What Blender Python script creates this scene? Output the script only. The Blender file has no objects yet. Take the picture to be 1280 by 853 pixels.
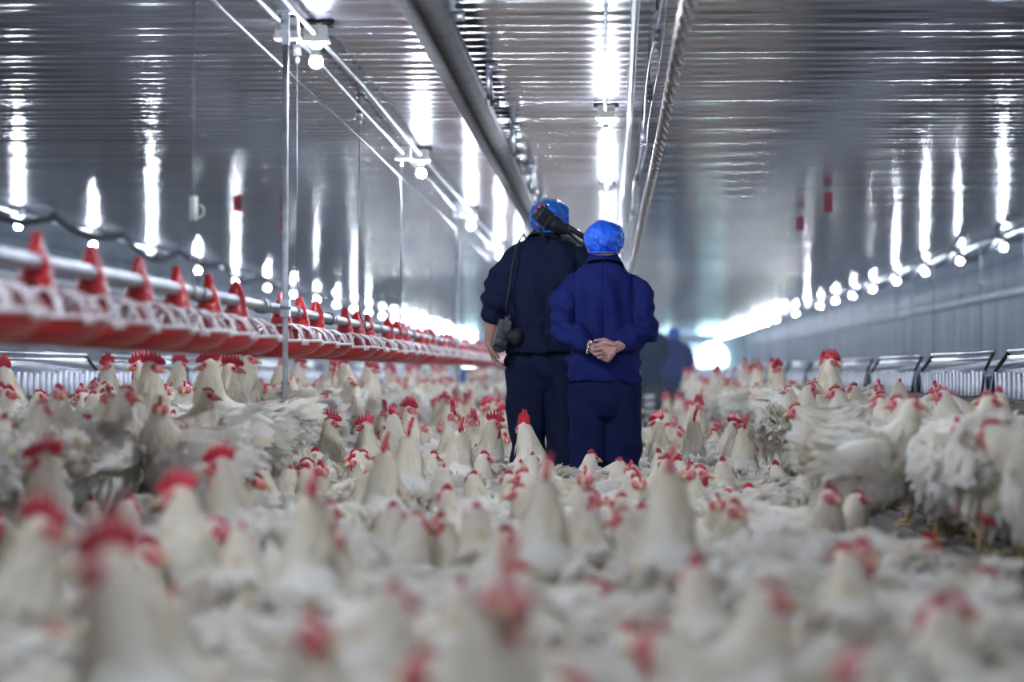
import bpy, math, random
import numpy as np
from mathutils import Vector, Matrix, Euler
R = math.radians
random.seed(11); rng = np.random.default_rng(5)
scn = bpy.context.scene
COL = scn.collection
F = 3022.0                       # focal length in pixels of the 1280 px frame (85 mm on 36 mm)
VX, VY, CH = 762.0, 466.0, 0.886 # vanishing point of the house axis, camera height

# ------------------------------------------------------------------ camera, world, exposure
cam_d = bpy.data.cameras.new('camera'); cam = bpy.data.objects.new('camera', cam_d); COL.objects.link(cam)
cam_d.lens = 85.0; cam_d.sensor_width = 36.0; cam_d.clip_end = 400; cam_d.clip_start = 0.05
YAW = math.atan((VX-640)/F); PITCH = math.atan((VY-426.5)/F)
cam.location = (0, 0, CH); cam.rotation_euler = (R(90)+PITCH, 0, YAW)
cam_d.dof.use_dof = True; cam_d.dof.focus_distance = 12.2; cam_d.dof.aperture_fstop = 1.75
scn.camera = cam
scn.view_settings.view_transform = 'Standard'; scn.view_settings.look = 'None'
scn.view_settings.gamma = 1.0; scn.view_settings.use_curve_mapping = False
scn.view_settings.exposure = -0.1
BULB = 3300.0        # emission strength of every lamp bulb
HAZE = 0.0036
w = bpy.data.worlds.new('world'); scn.world = w; w.use_nodes = True
w.node_tree.nodes['Background'].inputs[0].default_value = (0.72, 0.80, 1.0, 1)
w.node_tree.nodes['Background'].inputs[1].default_value = 0.55
try:
    scn.cycles.use_denoising = True; scn.cycles.max_bounces = 7; scn.cycles.diffuse_bounces = 4
    scn.cycles.glossy_bounces = 4; scn.cycles.sample_clamp_indirect = 6; scn.cycles.use_light_tree = True
    scn.cycles.volume_step_rate = 4; scn.cycles.volume_bounces = 0; scn.cycles.caustics_reflective = True
except Exception: pass
MW = cam.matrix_basis.copy()
MW = Matrix.Translation(cam.location) @ cam.rotation_euler.to_matrix().to_4x4()
def P(px, py, Y):
    d = MW.to_3x3() @ Vector(((px-640)/F, -(py-426.5)/F, -1)); k = Y/d.y
    return Vector((d.x*k, Y, CH+d.z*k))
def proj(p):
    q = MW.inverted() @ Vector(p)
    return 640+q.x/-q.z*F, 426.5-q.y/-q.z*F

# ------------------------------------------------------------------ mesh builder
class MB:
    def __init__(s): s.v=[]; s.f=[]; s.m=[]; s.c=[]; s.mi=0; s.col=(1,1,1)
    def add(s, vs, fs):
        o=len(s.v); s.v.extend([tuple(map(float,a)) for a in vs]); s.c.extend([s.col]*len(vs))
        for f in fs: s.f.append(tuple(i+o for i in f)); s.m.append(s.mi)
    def box(s, c, d, M=None, taper=1.0):
        x,y,z=[a/2 for a in d]; vs=[]
        for sz in (-1,1):
            t = taper if sz>0 else 1.0
            for sx,sy in ((-1,-1),(1,-1),(1,1),(-1,1)): vs.append(Vector((sx*x*t,sy*y*t,sz*z)))
        if M is not None: vs=[M@a for a in vs]
        vs=[a+Vector(c) for a in vs]
        s.add(vs,[(0,3,2,1),(4,5,6,7),(0,1,5,4),(1,2,6,5),(2,3,7,6),(3,0,4,7)])
    def tube(s, pts, rad, n=10, caps=True, up=None, rnd=0, power=2.0):
        """loft through pts; rad = list of r or (a,b); rnd = hemispherical end rings"""
        pts=[Vector(p) for p in pts]; rad=[(r,r) if not isinstance(r,(tuple,list)) else tuple(r) for r in rad]
        if rnd:
            t0=(pts[0]-pts[1]).normalized(); t1=(pts[-1]-pts[-2]).normalized()
            a=[];ra=[];b=[];rb=[]
            for k in range(1,rnd+1):
                th=math.pi/2*k/(rnd+.35); cr,sr=math.cos(th),math.sin(th)
                m0=min(rad[0]); m1=min(rad[-1])
                a.insert(0,pts[0]+t0*m0*sr); ra.insert(0,(rad[0][0]*cr,rad[0][1]*cr))
                b.append(pts[-1]+t1*m1*sr); rb.append((rad[-1][0]*cr,rad[-1][1]*cr))
            pts=a+pts+b; rad=ra+rad+rb
        N=len(pts); tang=[]
        for i in range(N):
            t=(pts[min(i+1,N-1)]-pts[max(i-1,0)])
            tang.append(t.normalized() if t.length>1e-9 else Vector((0,0,1)))
        u = Vector(up) if up is not None else (Vector((0,0,1)) if abs(tang[0].z)<.9 else Vector((0,1,0)))
        vs=[]
        for i in range(N):
            t=tang[i]; w_=(u-t*u.dot(t))
            if w_.length<1e-4: w_=Vector((1,0,0))-t*t.x
            w_.normalize(); x_=t.cross(w_); 
            if up is None: u=w_
            a,b=rad[i]
            for k in range(n):
                th=2*math.pi*k/n; c_,s_=math.cos(th),math.sin(th)
                if power!=2.0:
                    c_=math.copysign(abs(c_)**(2/power),c_); s_=math.copysign(abs(s_)**(2/power),s_)
                vs.append(pts[i]+x_*a*c_+w_*b*s_)
        fs=[]
        for i in range(N-1):
            for k in range(n):
                k2=(k+1)%n; fs.append((i*n+k,i*n+k2,(i+1)*n+k2,(i+1)*n+k))
        if caps: fs.append(tuple(range(n-1,-1,-1))); fs.append(tuple((N-1)*n+k for k in range(n)))
        s.add(vs,fs)
    def ell(s, c, r, n=14, m=9, M=None):
        vs=[Vector((0,0,-r[2]))]; 
        for j in range(1,m):
            ph=-math.pi/2+math.pi*j/m
            for k in range(n):
                th=2*math.pi*k/n; vs.append(Vector((r[0]*math.cos(ph)*math.cos(th),r[1]*math.cos(ph)*math.sin(th),r[2]*math.sin(ph))))
        vs.append(Vector((0,0,r[2])))
        fs=[]
        for k in range(n): fs.append((0,1+(k+1)%n,1+k)); fs.append((len(vs)-1,1+(m-2)*n+k,1+(m-2)*n+(k+1)%n))
        for j in range(m-2):
            for k in range(n):
                a=1+j*n; fs.append((a+k,a+(k+1)%n,a+n+(k+1)%n,a+n+k))
        if M is not None: vs=[M@a for a in vs]
        s.add([a+Vector(c) for a in vs],fs)
    def lathe(s, prof, c=(0,0,0), n=24, M=None, closed=False):
        vs=[]; 
        for r,z in prof:
            for k in range(n):
                th=2*math.pi*k/n; vs.append(Vector((r*math.cos(th),r*math.sin(th),z)))
        if M is not None: vs=[M@a for a in vs]
        fs=[]
        K=len(prof); 
        for i in range(K if closed else K-1):
            i2=(i+1)%K
            for k in range(n):
                k2=(k+1)%n; fs.append((i*n+k,i*n+k2,i2*n+k2,i2*n+k))
        s.add([a+Vector(c) for a in vs],fs)
    def prism(s, poly, y0, y1, M=None):
        """poly in (x,z), extruded along y"""
        n=len(poly); vs=[Vector((x,y0,z)) for x,z in poly]+[Vector((x,y1,z)) for x,z in poly]
        if M is not None: vs=[M@a for a in vs]
        s.add(vs,[tuple(range(n)),tuple(range(2*n-1,n-1,-1))]+[(i,i+n,(i+1)%n+n,(i+1)%n) for i in range(n)])
    def mesh(s, name, mats, smooth=True, col=False):
        me=bpy.data.meshes.new(name); me.from_pydata(s.v,[],s.f)
        for m in (mats if isinstance(mats,(list,tuple)) else [mats]): me.materials.append(m)
        me.polygons.foreach_set('material_index',s.m)
        me.polygons.foreach_set('use_smooth',[smooth]*len(s.f))
        if col:
            a=me.color_attributes.new('tint','FLOAT_COLOR','POINT')
            a.data.foreach_set('color',[q for c in s.c for q in (*c,1.0)])
        me.update(); return me
    def obj(s, name, mats, parent=None, smooth=True, col=False, loc=None, auto=None):
        me=s.mesh(name,mats,smooth,col)
        if auto is not None:
            me.polygons.foreach_set('use_smooth',[True]*len(me.polygons)); me.set_sharp_from_angle(angle=R(auto))
        return link(name,me,parent,loc)
def link(name, me, parent=None, loc=None):
    o=bpy.data.objects.new(name,me); COL.objects.link(o)
    if parent is not None: o.parent=parent
    if loc is not None: o.location=loc
    return o
def tag(o,label=None,cat=None,group=None,kind=None):
    if label: o['label']=label
    if cat: o['category']=cat
    if group: o['group']=group
    if kind: o['kind']=kind
    return o
def empty(name,loc,rz=0):
    o=bpy.data.objects.new(name,None); COL.objects.link(o); o.location=loc; o.rotation_euler=(0,0,rz); o.empty_display_size=.05
    return o
def copy_tree(o,parent=None):
    c=o.copy(); COL.objects.link(c)
    if parent is not None: c.parent=parent
    for ch in o.children: copy_tree(ch,c)
    return c
def remesh(mb, voxel, smooth=2, factor=.5, decimate=None):
    me=bpy.data.meshes.new('tmp'); me.from_pydata(mb.v,[],mb.f); me.update()
    o=bpy.data.objects.new('tmp',me); COL.objects.link(o)
    m=o.modifiers.new('r','REMESH'); m.mode='VOXEL'; m.voxel_size=voxel; m.use_smooth_shade=True
    if smooth: q=o.modifiers.new('s','SMOOTH'); q.iterations=smooth; q.factor=factor
    if decimate: q=o.modifiers.new('d','DECIMATE'); q.ratio=decimate
    dg=bpy.context.evaluated_depsgraph_get(); e=o.evaluated_get(dg)
    out=bpy.data.meshes.new_from_object(e,depsgraph=dg)
    bpy.data.objects.remove(o); bpy.data.meshes.remove(me)
    nv=len(out.vertices); co=np.empty(nv*3); out.vertices.foreach_get('co',co); no=np.empty(nv*3); out.vertices.foreach_get('normal',no)
    return out, co.reshape(-1,3), no.reshape(-1,3)
def snoise(p, freq, seed, aniso=(1,1,1)):
    r=np.random.default_rng(seed); p=p*np.array(aniso); out=np.zeros(len(p))
    for k in range(7):
        d=r.normal(size=3); d/=np.linalg.norm(d); out+=np.sin(p@d*freq*(.7+.6*r.random())+r.random()*6.28)
    return out/2.6

# ------------------------------------------------------------------ materials
def mat(name, color, rough=.6, metal=0., bump=0., bscale=40., var=0., vscale=6., color2=None, spec=.5, coord='Object', tint=False, trans=0., aniso=(1,1,1), sheen=0.):
    m=bpy.data.materials.new(name); m.use_nodes=True; nt=m.node_tree; N=nt.nodes; L=nt.links; b=N['Principled BSDF']
    b.inputs['Roughness'].default_value=rough; b.inputs['Metallic'].default_value=metal; b.inputs['Specular IOR Level'].default_value=spec
    b.inputs['Base Color'].default_value=(*color,1)
    if sheen: b.inputs['Sheen Weight'].default_value=sheen
    if trans: b.inputs['Transmission Weight'].default_value=0
    tc=N.new('ShaderNodeTexCoord'); mp=N.new('ShaderNodeMapping'); mp.inputs['Scale'].default_value=aniso; L.new(tc.outputs[coord],mp.inputs['Vector'])
    src=None
    if color2 is not None:
        n=N.new('ShaderNodeTexNoise'); n.inputs['Scale'].default_value=vscale; n.inputs['Detail'].default_value=4; L.new(mp.outputs[0],n.inputs['Vector'])
        rp=N.new('ShaderNodeValToRGB'); rp.color_ramp.elements[0].position=.42; rp.color_ramp.elements[1].position=.62
        rp.color_ramp.elements[0].color=(*color,1); rp.color_ramp.elements[1].color=(*color2,1)
        L.new(n.outputs['Fac'],rp.inputs[0]); src=rp.outputs[0]; L.new(src,b.inputs['Base Color'])
    if tint:
        a=N.new('ShaderNodeAttribute'); a.attribute_name='tint'; mx=N.new('ShaderNodeMix'); mx.data_type='RGBA'; mx.blend_type='MULTIPLY'; mx.inputs[0].default_value=1
        if src is not None: L.new(src,mx.inputs[6])
        else: mx.inputs[6].default_value=(*color,1)
        L.new(a.outputs['Color'],mx.inputs[7]); L.new(mx.outputs[2],b.inputs['Base Color'])
    if bump:
        n=N.new('ShaderNodeTexNoise'); n.inputs['Scale'].default_value=bscale; n.inputs['Detail'].default_value=3; L.new(mp.outputs[0],n.inputs['Vector'])
        bp=N.new('ShaderNodeBump'); bp.inputs['Strength'].default_value=bump; bp.inputs['Distance'].default_value=.01; L.new(n.outputs['Fac'],bp.inputs['Height']); L.new(bp.outputs[0],b.inputs['Normal'])
    return m
def emis(name,color,strength):
    m=bpy.data.materials.new(name); m.use_nodes=True; b=m.node_tree.nodes['Principled BSDF']
    b.inputs['Base Color'].default_value=(.8,.8,.8,1); b.inputs['Emission Color'].default_value=(*color,1); b.inputs['Emission Strength'].default_value=strength
    return m
FEATHER=mat('white_feathers',(.90,.875,.83),.85,color2=(.84,.78,.68),vscale=9,tint=True,spec=.15)
# thin feathers let some light through
def _feather(m):
    nt=m.node_tree; N=nt.nodes; L=nt.links; b=N['Principled BSDF']; out=N['Material Output']
    t=N.new('ShaderNodeBsdfTranslucent'); mx=N.new('ShaderNodeMixShader'); mx.inputs[0].default_value=.38
    L.new(b.inputs['Base Color'].links[0].from_socket,t.inputs['Color']); L.new(b.outputs[0],mx.inputs[1]); L.new(t.outputs[0],mx.inputs[2]); L.new(mx.outputs[0],out.inputs['Surface'])
_feather(FEATHER)
COMB=mat('red_comb_skin',(.52,.018,.04),.45,bump=.3,bscale=120,color2=(.40,.012,.035),vscale=14)
FACE=mat('pink_face_skin',(.62,.16,.17),.5,bump=.3,bscale=150)
BEAK=mat('horn_beak',(.62,.45,.24),.4)
EYE=mat('dark_eye',(.02,.012,.01),.1)
LEG=mat('yellow_scaled_leg',(.62,.45,.22),.55,bump=.3,bscale=150)
GALV=mat('galvanised_steel',(.50,.52,.56),.38,.85,bump=.12,bscale=25,color2=(.40,.42,.46),vscale=14)
DARKSTEEL=mat('dark_dusty_steel',(.028,.024,.026),.75,.0,bump=.2,bscale=30,spec=.25,color2=(.045,.038,.038),vscale=9)
WHITEPL=mat('cream_plastic',(.70,.69,.64),.45)
WPIPE=mat('white_conduit_plastic',(.34,.35,.38),.4,color2=(.26,.27,.29),vscale=5)
REDPL=mat('red_feeder_plastic',(.46,.016,.02),.38,color2=(.40,.026,.028),vscale=9,bump=.05)
GRILL=mat('dusty_pink_white_grill_plastic',(.76,.70,.70),.5,color2=(.62,.50,.50),vscale=16)
POLE=mat('galvanised_pole_steel',(.52,.53,.57),.45,.55,color2=(.36,.37,.40),vscale=16)
CABLE=mat('dirty_black_cable',(.035,.036,.04),.9,bump=1.,bscale=90)
ROPE=mat('dusty_twisted_cable',(.17,.145,.13),.5,.3,bump=.5,bscale=60,color2=(.30,.26,.23),vscale=12)
WIRE=mat('steel_wire',(.17,.175,.19),.45,.6)
TAGRED=mat('dark_red_tag',(.20,.012,.02),.6)
LITTER=mat('dark_brown_litter',(.075,.060,.050),.95,bump=1.,bscale=30,color2=(.135,.105,.082),vscale=14)
STRAW=mat('pale_straw',(.36,.28,.19),.8,color2=(.2,.15,.1),vscale=8)
WOOD=mat('weathered_wood',(.14,.12,.105),.85,bump=.5,bscale=30,color2=(.20,.175,.15),vscale=10,aniso=(1,.15,1))
WALLM=mat('grey_green_curtain',(.095,.105,.12),.75,color2=(.05,.056,.066),vscale=1.2,aniso=(1,1,.1))
NESTM=mat('nest_steel_with_whitewash',(.50,.52,.60),.5,.35,color2=(.33,.35,.42),vscale=9,aniso=(1,1,.35),bump=.2,bscale=20)
BULBG=emis('lit_bulb_glass',(.76,.85,1.0),BULB)
NAVY_A=mat('dark_navy_cotton',(.007,.011,.034),.85,bump=.3,bscale=42,spec=.15,aniso=(1,1,.5))
NAVY_B=mat('royal_navy_cotton',(.008,.014,.100),.8,bump=.3,bscale=45,spec=.15,aniso=(1,1,.5))
NAVY_BT=mat('deep_navy_cotton',(.006,.010,.050),.85,bump=.3,bscale=40,spec=.15,aniso=(1,1,.4))
SKIN_A=mat('brown_skin',(.36,.19,.15),.55,bump=.1,bscale=90)
SKIN_B=mat('light_brown_skin',(.42,.225,.205),.5,bump=.1,bscale=90)
COLLARM=mat('near_black_cloth',(.006,.007,.012),.9,bump=.3,bscale=200)
CAP_A=mat('blue_hair_net_fabric',(.012,.12,.52),.5,bump=.6,bscale=60)
CAP_B=mat('bright_blue_hair_net_fabric',(.022,.14,.85),.4,bump=.8,bscale=55)
BLACK=mat('black_plastic',(.018,.02,.024),.4,bump=.1,bscale=200)
BLACKR=mat('black_rubber',(.012,.012,.014),.7,bump=.3,bscale=300)
GREYP=mat('grey_lettering_plastic',(.055,.06,.068),.5)
REDP=mat('red_plastic_trim',(.6,.05,.04),.4)
HAIR=mat('black_hair',(.012,.010,.010),.6,bump=.8,bscale=120)
WHITEEYE=mat('eye_white',(.7,.68,.65),.3)
LIP=mat('lip_skin',(.34,.13,.12),.5)
CHROME=mat('bracelet_metal',(.7,.7,.72),.2,1.)
STRIPE=mat('grey_strip',(.60,.58,.62),.6)
BLUEP=mat('blue_plastic_pipe',(.02,.14,.40),.5)

# ceiling sheet: ribbed metal, gloss and tone vary sheet by sheet across the ribs
def ceil_mat():
    m=bpy.data.materials.new('ribbed_reflective_ceiling_sheet'); m.use_nodes=True; nt=m.node_tree; N=nt.nodes; L=nt.links; b=N['Principled BSDF']
    tc=N.new('ShaderNodeTexCoord')
    def nz(sc,ax,det=2):
        mp=N.new('ShaderNodeMapping'); mp.inputs['Scale'].default_value=ax; L.new(tc.outputs['Object'],mp.inputs['Vector'])
        n=N.new('ShaderNodeTexNoise'); n.inputs['Scale'].default_value=sc; n.inputs['Detail'].default_value=det; L.new(mp.outputs[0],n.inputs['Vector']); return n.outputs['Fac']
    a=nz(7,(.04,1,1),5); c=nz(.5,(1,1,1),3)
    rp=N.new('ShaderNodeValToRGB'); e=rp.color_ramp.elements; e[0].position=.38; e[0].color=(.07,.068,.094,1); e[1].position=.62; e[1].color=(.20,.195,.245,1); L.new(a,rp.inputs[0])
    rp2=N.new('ShaderNodeValToRGB'); e=rp2.color_ramp.elements; e[0].position=.3; e[0].color=(.72,.70,.70,1); e[1].position=.7; e[1].color=(1,1,1,1); L.new(c,rp2.inputs[0])
    mx=N.new('ShaderNodeMix'); mx.data_type='RGBA'; mx.blend_type='MULTIPLY'; mx.inputs[0].default_value=1; L.new(rp.outputs[0],mx.inputs[6]); L.new(rp2.outputs[0],mx.inputs[7]); L.new(mx.outputs[2],b.inputs['Base Color'])
    mr=N.new('ShaderNodeMapRange'); mr.inputs[3].default_value=.13; mr.inputs[4].default_value=.24; L.new(c,mr.inputs[0]); L.new(mr.outputs[0],b.inputs['Roughness'])
    b.inputs['Metallic'].default_value=.85
    a2=nz(11,(.03,1,1),3); bp=N.new('ShaderNodeBump'); bp.inputs['Strength'].default_value=.35; bp.inputs['Distance'].default_value=.006; L.new(a2,bp.inputs['Height']); L.new(bp.outputs[0],b.inputs['Normal'])
    return m
CEIL=ceil_mat()

# ------------------------------------------------------------------ the house
XL, XR, HC, YE, Y0 = -7.2, 5.9, CH+1.6, 104.0, -4.0
EDGE_R, EDGE_L, SLAT = 1.05, -1.75, .31
NR, NL = 2.06, -3.36            # nest box fronts
def struct(name, mb, m, smooth=False): return tag(mb.obj(name,m,smooth=smooth),kind='structure')
# floor with uneven litter
mb=MB(); nx,ny=70,150
ys=[Y0+(YE-Y0)*(i/ny)**1.6 for i in range(ny+1)]
vs=[(XL+(XR-XL)*j/nx, y, -.01+.012*math.sin(j*1.7+y*2.3)*math.sin(y*3.1+j*.6)) for y in ys for j in range(nx+1)]
mb.add(vs,[(i*(nx+1)+j,i*(nx+1)+j+1,(i+1)*(nx+1)+j+1,(i+1)*(nx+1)+j) for i in range(ny) for j in range(nx)])
struct('floor',mb,LITTER,True)
# ceiling: corrugated across the house
mb=MB(); pitch=.24; per=10; n=int((YE-Y0)/pitch*per); nxx=14
Yv=Y0+np.arange(n+1)*pitch/per
r2=np.random.default_rng(3); amp=.0018*(.5+r2.random(n//per+3))
vs=[]
for i,y in enumerate(Yv):
    k=int((y-Y0)/pitch); ph=2*math.pi*((y-Y0)/pitch)
    for j in range(nxx+1):
        x=XL+(XR-XL)*j/nxx
        fd=1-.60*min(1,max(0,(y-15)/11))+.45*min(1,max(0,(y-34)/14)); vs.append((x,y,HC+fd*amp[k]*math.sin(ph)+fd*.0042*math.sin(y*6.9+1.6*math.sin(y*.45+j*.5)+j*.35)*(.6+.4*math.sin(y*.31+j*1.1))+.0015*math.sin(y*1.3+j*1.6)))
mb.add(vs,[(i*(nxx+1)+j,(i+1)*(nxx+1)+j,(i+1)*(nxx+1)+j+1,i*(nxx+1)+j+1) for i in range(n) for j in range(nxx)])
struct('ceiling',mb,CEIL,True)
# side walls: pleated curtain over a low kerb, with a plain header band
def sidewall(name,X,sgn):
    mb=MB(); n=1400
    vs=[]
    for i in range(n+1):
        y=Y0+(YE-Y0)*i/n; d=.035*math.sin(i*1.9)+.02*math.sin(i*.63)
        for z in (0,.5,1.2,2.05): vs.append((X+sgn*(.02+d*(1 if z<2 else .4)),y,z))
    fs=[]
    for i in range(n):
        for k in range(3):
            a=i*4+k; fs.append((a,a+4,a+5,a+1))
    mb.add(vs,fs)
    mb.box((X-sgn*.02,(Y0+YE)/2,(2.05+HC)/2+.01),(.08,YE-Y0,HC-2.05+.02))
    return struct(name,mb,WALLM,True)
sidewall('wall_right',XR,1); sidewall('wall_left',XL,-1)
for nm,X,s in (('trim_1',XR-.09,1),('trim_2',XL+.09,-1)):       # ledge under the header band
    mb=MB(); mb.box((X,(Y0+YE)/2,2.05),(.06,YE-Y0,.08)); struct(nm,mb,WALLM)
mb=MB(); mb.box(((XL+XR)/2,YE+.1,HC/2),(XR-XL,.2,HC+.1)); FARW=mat('far_wall_panel',(.30,.36,.42),.7); struct('wall_far',mb,FARW)
# raised slat floors
def slats(name,x0,x1,edge):
    mb=MB(); nb=max(6,int(abs(x1-x0)/.075)); 
    for k in range(nb):
        x=x0+(x1-x0)*(k+.5)/nb; mb.box((x,(2+YE)/2,SLAT-.015),(.045,YE-2,.03))
    for y in np.arange(2.5,40,1.2): mb.box(((x0+x1)/2,y,SLAT-.06),(abs(x1-x0),.05,.06))
    s=1 if edge==x0 else -1
    mb.box((edge+s*.015,(2+YE)/2,SLAT-.09),(.03,YE-2,.16)); mb.box((edge+s*.02,(2+YE)/2,.12),(.025,YE-2,.20))
    for y in np.arange(2.5,60,1.2): mb.box((edge+s*.05,y,SLAT/2),(.05,.05,SLAT-.02))
    return struct(name,mb,WOOD)
slats('floor_slats_right',EDGE_R,NR+.5,EDGE_R); slats('floor_slats_left',EDGE_L,NL-.5,EDGE_L)

# far ventilation windows: round daylight openings in the end wall
DAY=emis('daylight_behind_fan',(.55,.92,1.0),14.0); DAYB=emis('blue_daylight_panel',(.35,.62,1.0),2.2)
k=0
for px,py,rp_ in ((890,448,19),(588,461,10),(545,462,9),(700,450,15),(835,452,8),(948,447,6)):
    k+=1; c=P(px,py,YE-.1); r=rp_/F*YE
    mb=MB(); mb.mi=0; mb.lathe([(.001,0),(r*.5,-.01),(r,0),(r,.05),(.001,.05)],n=28,M=Matrix.Rotation(R(90),3,'X'))
    mb.mi=1; mb.lathe([(r,-.02),(r*1.08,-.05),(r*1.12,.05),(r,.05)],n=28,M=Matrix.Rotation(R(90),3,'X'))
    o=mb.obj('window_%d'%k,[DAY,GALV],loc=c+Vector((0,-.08,0))); tag(o,kind='structure')
k+=1; mb=MB(); mb.box((.3,YE-.06,HC-.95),(8.8,.06,1.15)); tag(mb.obj('window_%d'%k,DAYB),kind='structure')

# ------------------------------------------------------------------ lamps
def cable(name,pts,r,m,label,cat,group=None,n=6):
    mb=MB(); mb.tube(pts,[r]*len(pts),n=n); return tag(mb.obj(name,m),label,cat,group)
ORD=['first','second','third','fourth','fifth','sixth','seventh','eighth','ninth','tenth','eleventh','twelfth','thirteenth','fourteenth','fifteenth','sixteenth','seventeenth','eighteenth','nineteenth','twentieth']
def ordn(i):
    if i<20: return ORD[i]
    t=['','','twenty','thirty','forty','fifty','sixty','seventy','eighty'][(i+1)//10]; u=(i+1)%10
    return t+'-'+ORD[u-1] if u else t[:-1]+'ieth'
def make_lamp():
    root=empty('ceiling_lamp',(0,0,0))
    b=MB(); b.box((0,0,-.008),(.15,.13,.016)); b.obj('base_plate',DARKSTEEL,root)
    b=MB(); b.box((0,0,-.045),(.10,.09,.06))
    for sx in (-.022,.022): b.tube([(sx,-.045,-.045),(sx,-.049,-.045)],[.014,.014],n=12)
    b.obj('junction_box',WHITEPL,root,auto=40)
    b=MB(); b.box((0,0,-.083),(.12,.10,.014)); b.tube([(0,0,-.09),(0,0,-.105),(0,0,-.118),(0,0,-.125)],[.040,.036,.026,.022],n=18); b.obj('lamp_holder',WHITEPL,root,auto=40)
    b=MB(); b.tube([(0,0,-.125),(0,0,-.14),(0,0,-.155)],[.016,.021,.027],n=18,caps=True); s=b.obj('socket',WHITEPL,root)
    b=MB(); b.ell((0,0,-.178),(.031,.031,.031),n=18,m=12); b.obj('bulb',BULBG,root)
    return root
LAMP=make_lamp(); lamp_used=[False]
def lamp(x,y,label,group):
    o=LAMP if not lamp_used[0] else copy_tree(LAMP); lamp_used[0]=True
    o.location=(x,y,HC-.006); tag(o,label,'lamp',group)
def make_jbox():
    b=MB(); b.box((0,0,-.04),(.10,.09,.07)); b.box((0,0,-.085),(.115,.10,.014)); b.box((0,0,-.003),(.15,.10,.006)); return b
xa,xb=-1.335,-1.45
ya=[4.8+6.15*i for i in range(16)]; yc=[2.3+6.0*i for i in range(17)]
for i,y in enumerate(ya): lamp(xa,y,f'bulb lamp on twin conduits left of the dark rail, {ordn(i)} from the camera','lamps left of the dark rail')
for i,y in enumerate(yc): lamp(-.02,y,f'bulb lamp on single conduit right of the dark rail, {ordn(i)} from the camera','lamps right of the dark rail')
XRR,XLR=4.45,-5.7
for i in range(25):
    y=20.7+3.4*i; 
    if y<YE-2: lamp(XRR,y,f'bulb lamp in the row along the right wall, {ordn(i)} from the camera','lamps along the right wall')
for i in range(25):
    y=19.7+3.4*i
    if y<YE-2: lamp(XLR,y,f'bulb lamp in the row along the left wall, {ordn(i)} from the camera','lamps along the left wall')
for i in range(3):
    lamp(XRR,20.7-5.2*(i+1),f'white bulb lamp by the right wall outside the picture, {ordn(i)} towards the camera','lamps along the right wall')
    lamp(XLR,19.7-5.2*(i+1),f'white bulb lamp by the left wall outside the picture, {ordn(i)} towards the camera','lamps along the left wall')
jb=None
for i,y in enumerate(ya):
    me=make_jbox().mesh('conduit_box',WHITEPL,False) if jb is None else jb; jb=me
    tag(link('conduit_box',me,None,(xb,y-.12,HC-.006)),f'cream square box on the leftmost ceiling conduit, {ordn(i)} from the camera','junction box','cream conduit boxes')
zc=HC-.055
def wavy(x,z,y0,y1,step=1.5,a=.006,sd=0):
    return [(x+a*math.sin(i*1.3+sd),y,z+a*math.sin(i*2.1+sd)) for i,y in enumerate(np.arange(y0,y1,step))]
cable('conduit',wavy(xa,zc,-2,YE-2),.0125,WPIPE,'white conduit running through the bulb lamps left of the dark rail','pipe')
cable('conduit',wavy(xb,zc,-2,YE-2,sd=2),.0125,WPIPE,'leftmost white conduit running through the square cream boxes','pipe')
cable('conduit',wavy(-.02,zc,-2,YE-2,a=.008,sd=4),.009,WPIPE,'thin white conduit feeding the single row of bulbs right of the rail','pipe')
cable('conduit',wavy(XRR,zc,5,YE-2,sd=1),.014,WPIPE,'white conduit along the row of bulbs at the right wall','pipe')
cable('conduit',wavy(XLR,zc,5,YE-2,sd=3),.014,WPIPE,'white conduit along the row of bulbs at the left wall','pipe')
cable('water_pipe',wavy(.115,HC-.085,-2,YE-2,2.4,.007,5),.0165,WPIPE,'long white ceiling pipe between the bulb conduit and the twisted cable','pipe')

# dark rail hanging on straps
mb=MB(); xr0=-.705; zb=CH+1.36
prof=[(-.075,0),(.055,0),(.055,.012),(.075,.012),(.075,.075),(.06,.075),(.06,.03),(-.06,.03),(-.06,.07),(-.075,.07)]
nseg=60; yv=np.linspace(-2,YE-3,nseg+1)
vs=[(xr0+x,y,zb+z) for y in yv for x,z in prof]; q=len(prof)
mb.add(vs,[(i*q+k,i*q+(k+1)%q,(i+1)*q+(k+1)%q,(i+1)*q+k) for i in range(nseg) for k in range(q)]+[tuple(range(q-1,-1,-1)),tuple(nseg*q+k for k in range(q))])
root=empty('ceiling_rail',(0,0,0)); mb.obj('channel',DARKSTEEL,root); tag(root,'dark steel rail hanging under the ceiling above the taller man','rail')
b=MB(); b.box((xr0+.067,(YE-5)/2,zb+.045),(.006,YE-1,.022)); b.obj('edge_strip',GALV,root)
for y in np.arange(3.3,60,3.05):
    b=MB(); b.box((xr0+.085,y,(zb+.05+HC)/2),(.035,.012,HC-zb-.05)); b.box((xr0+.10,y,HC-.02),(.06,.03,.03)); b.box((xr0+.115,y,zb+.03),(.05,.03,.03)); b.obj('strap',GALV,root)

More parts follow.
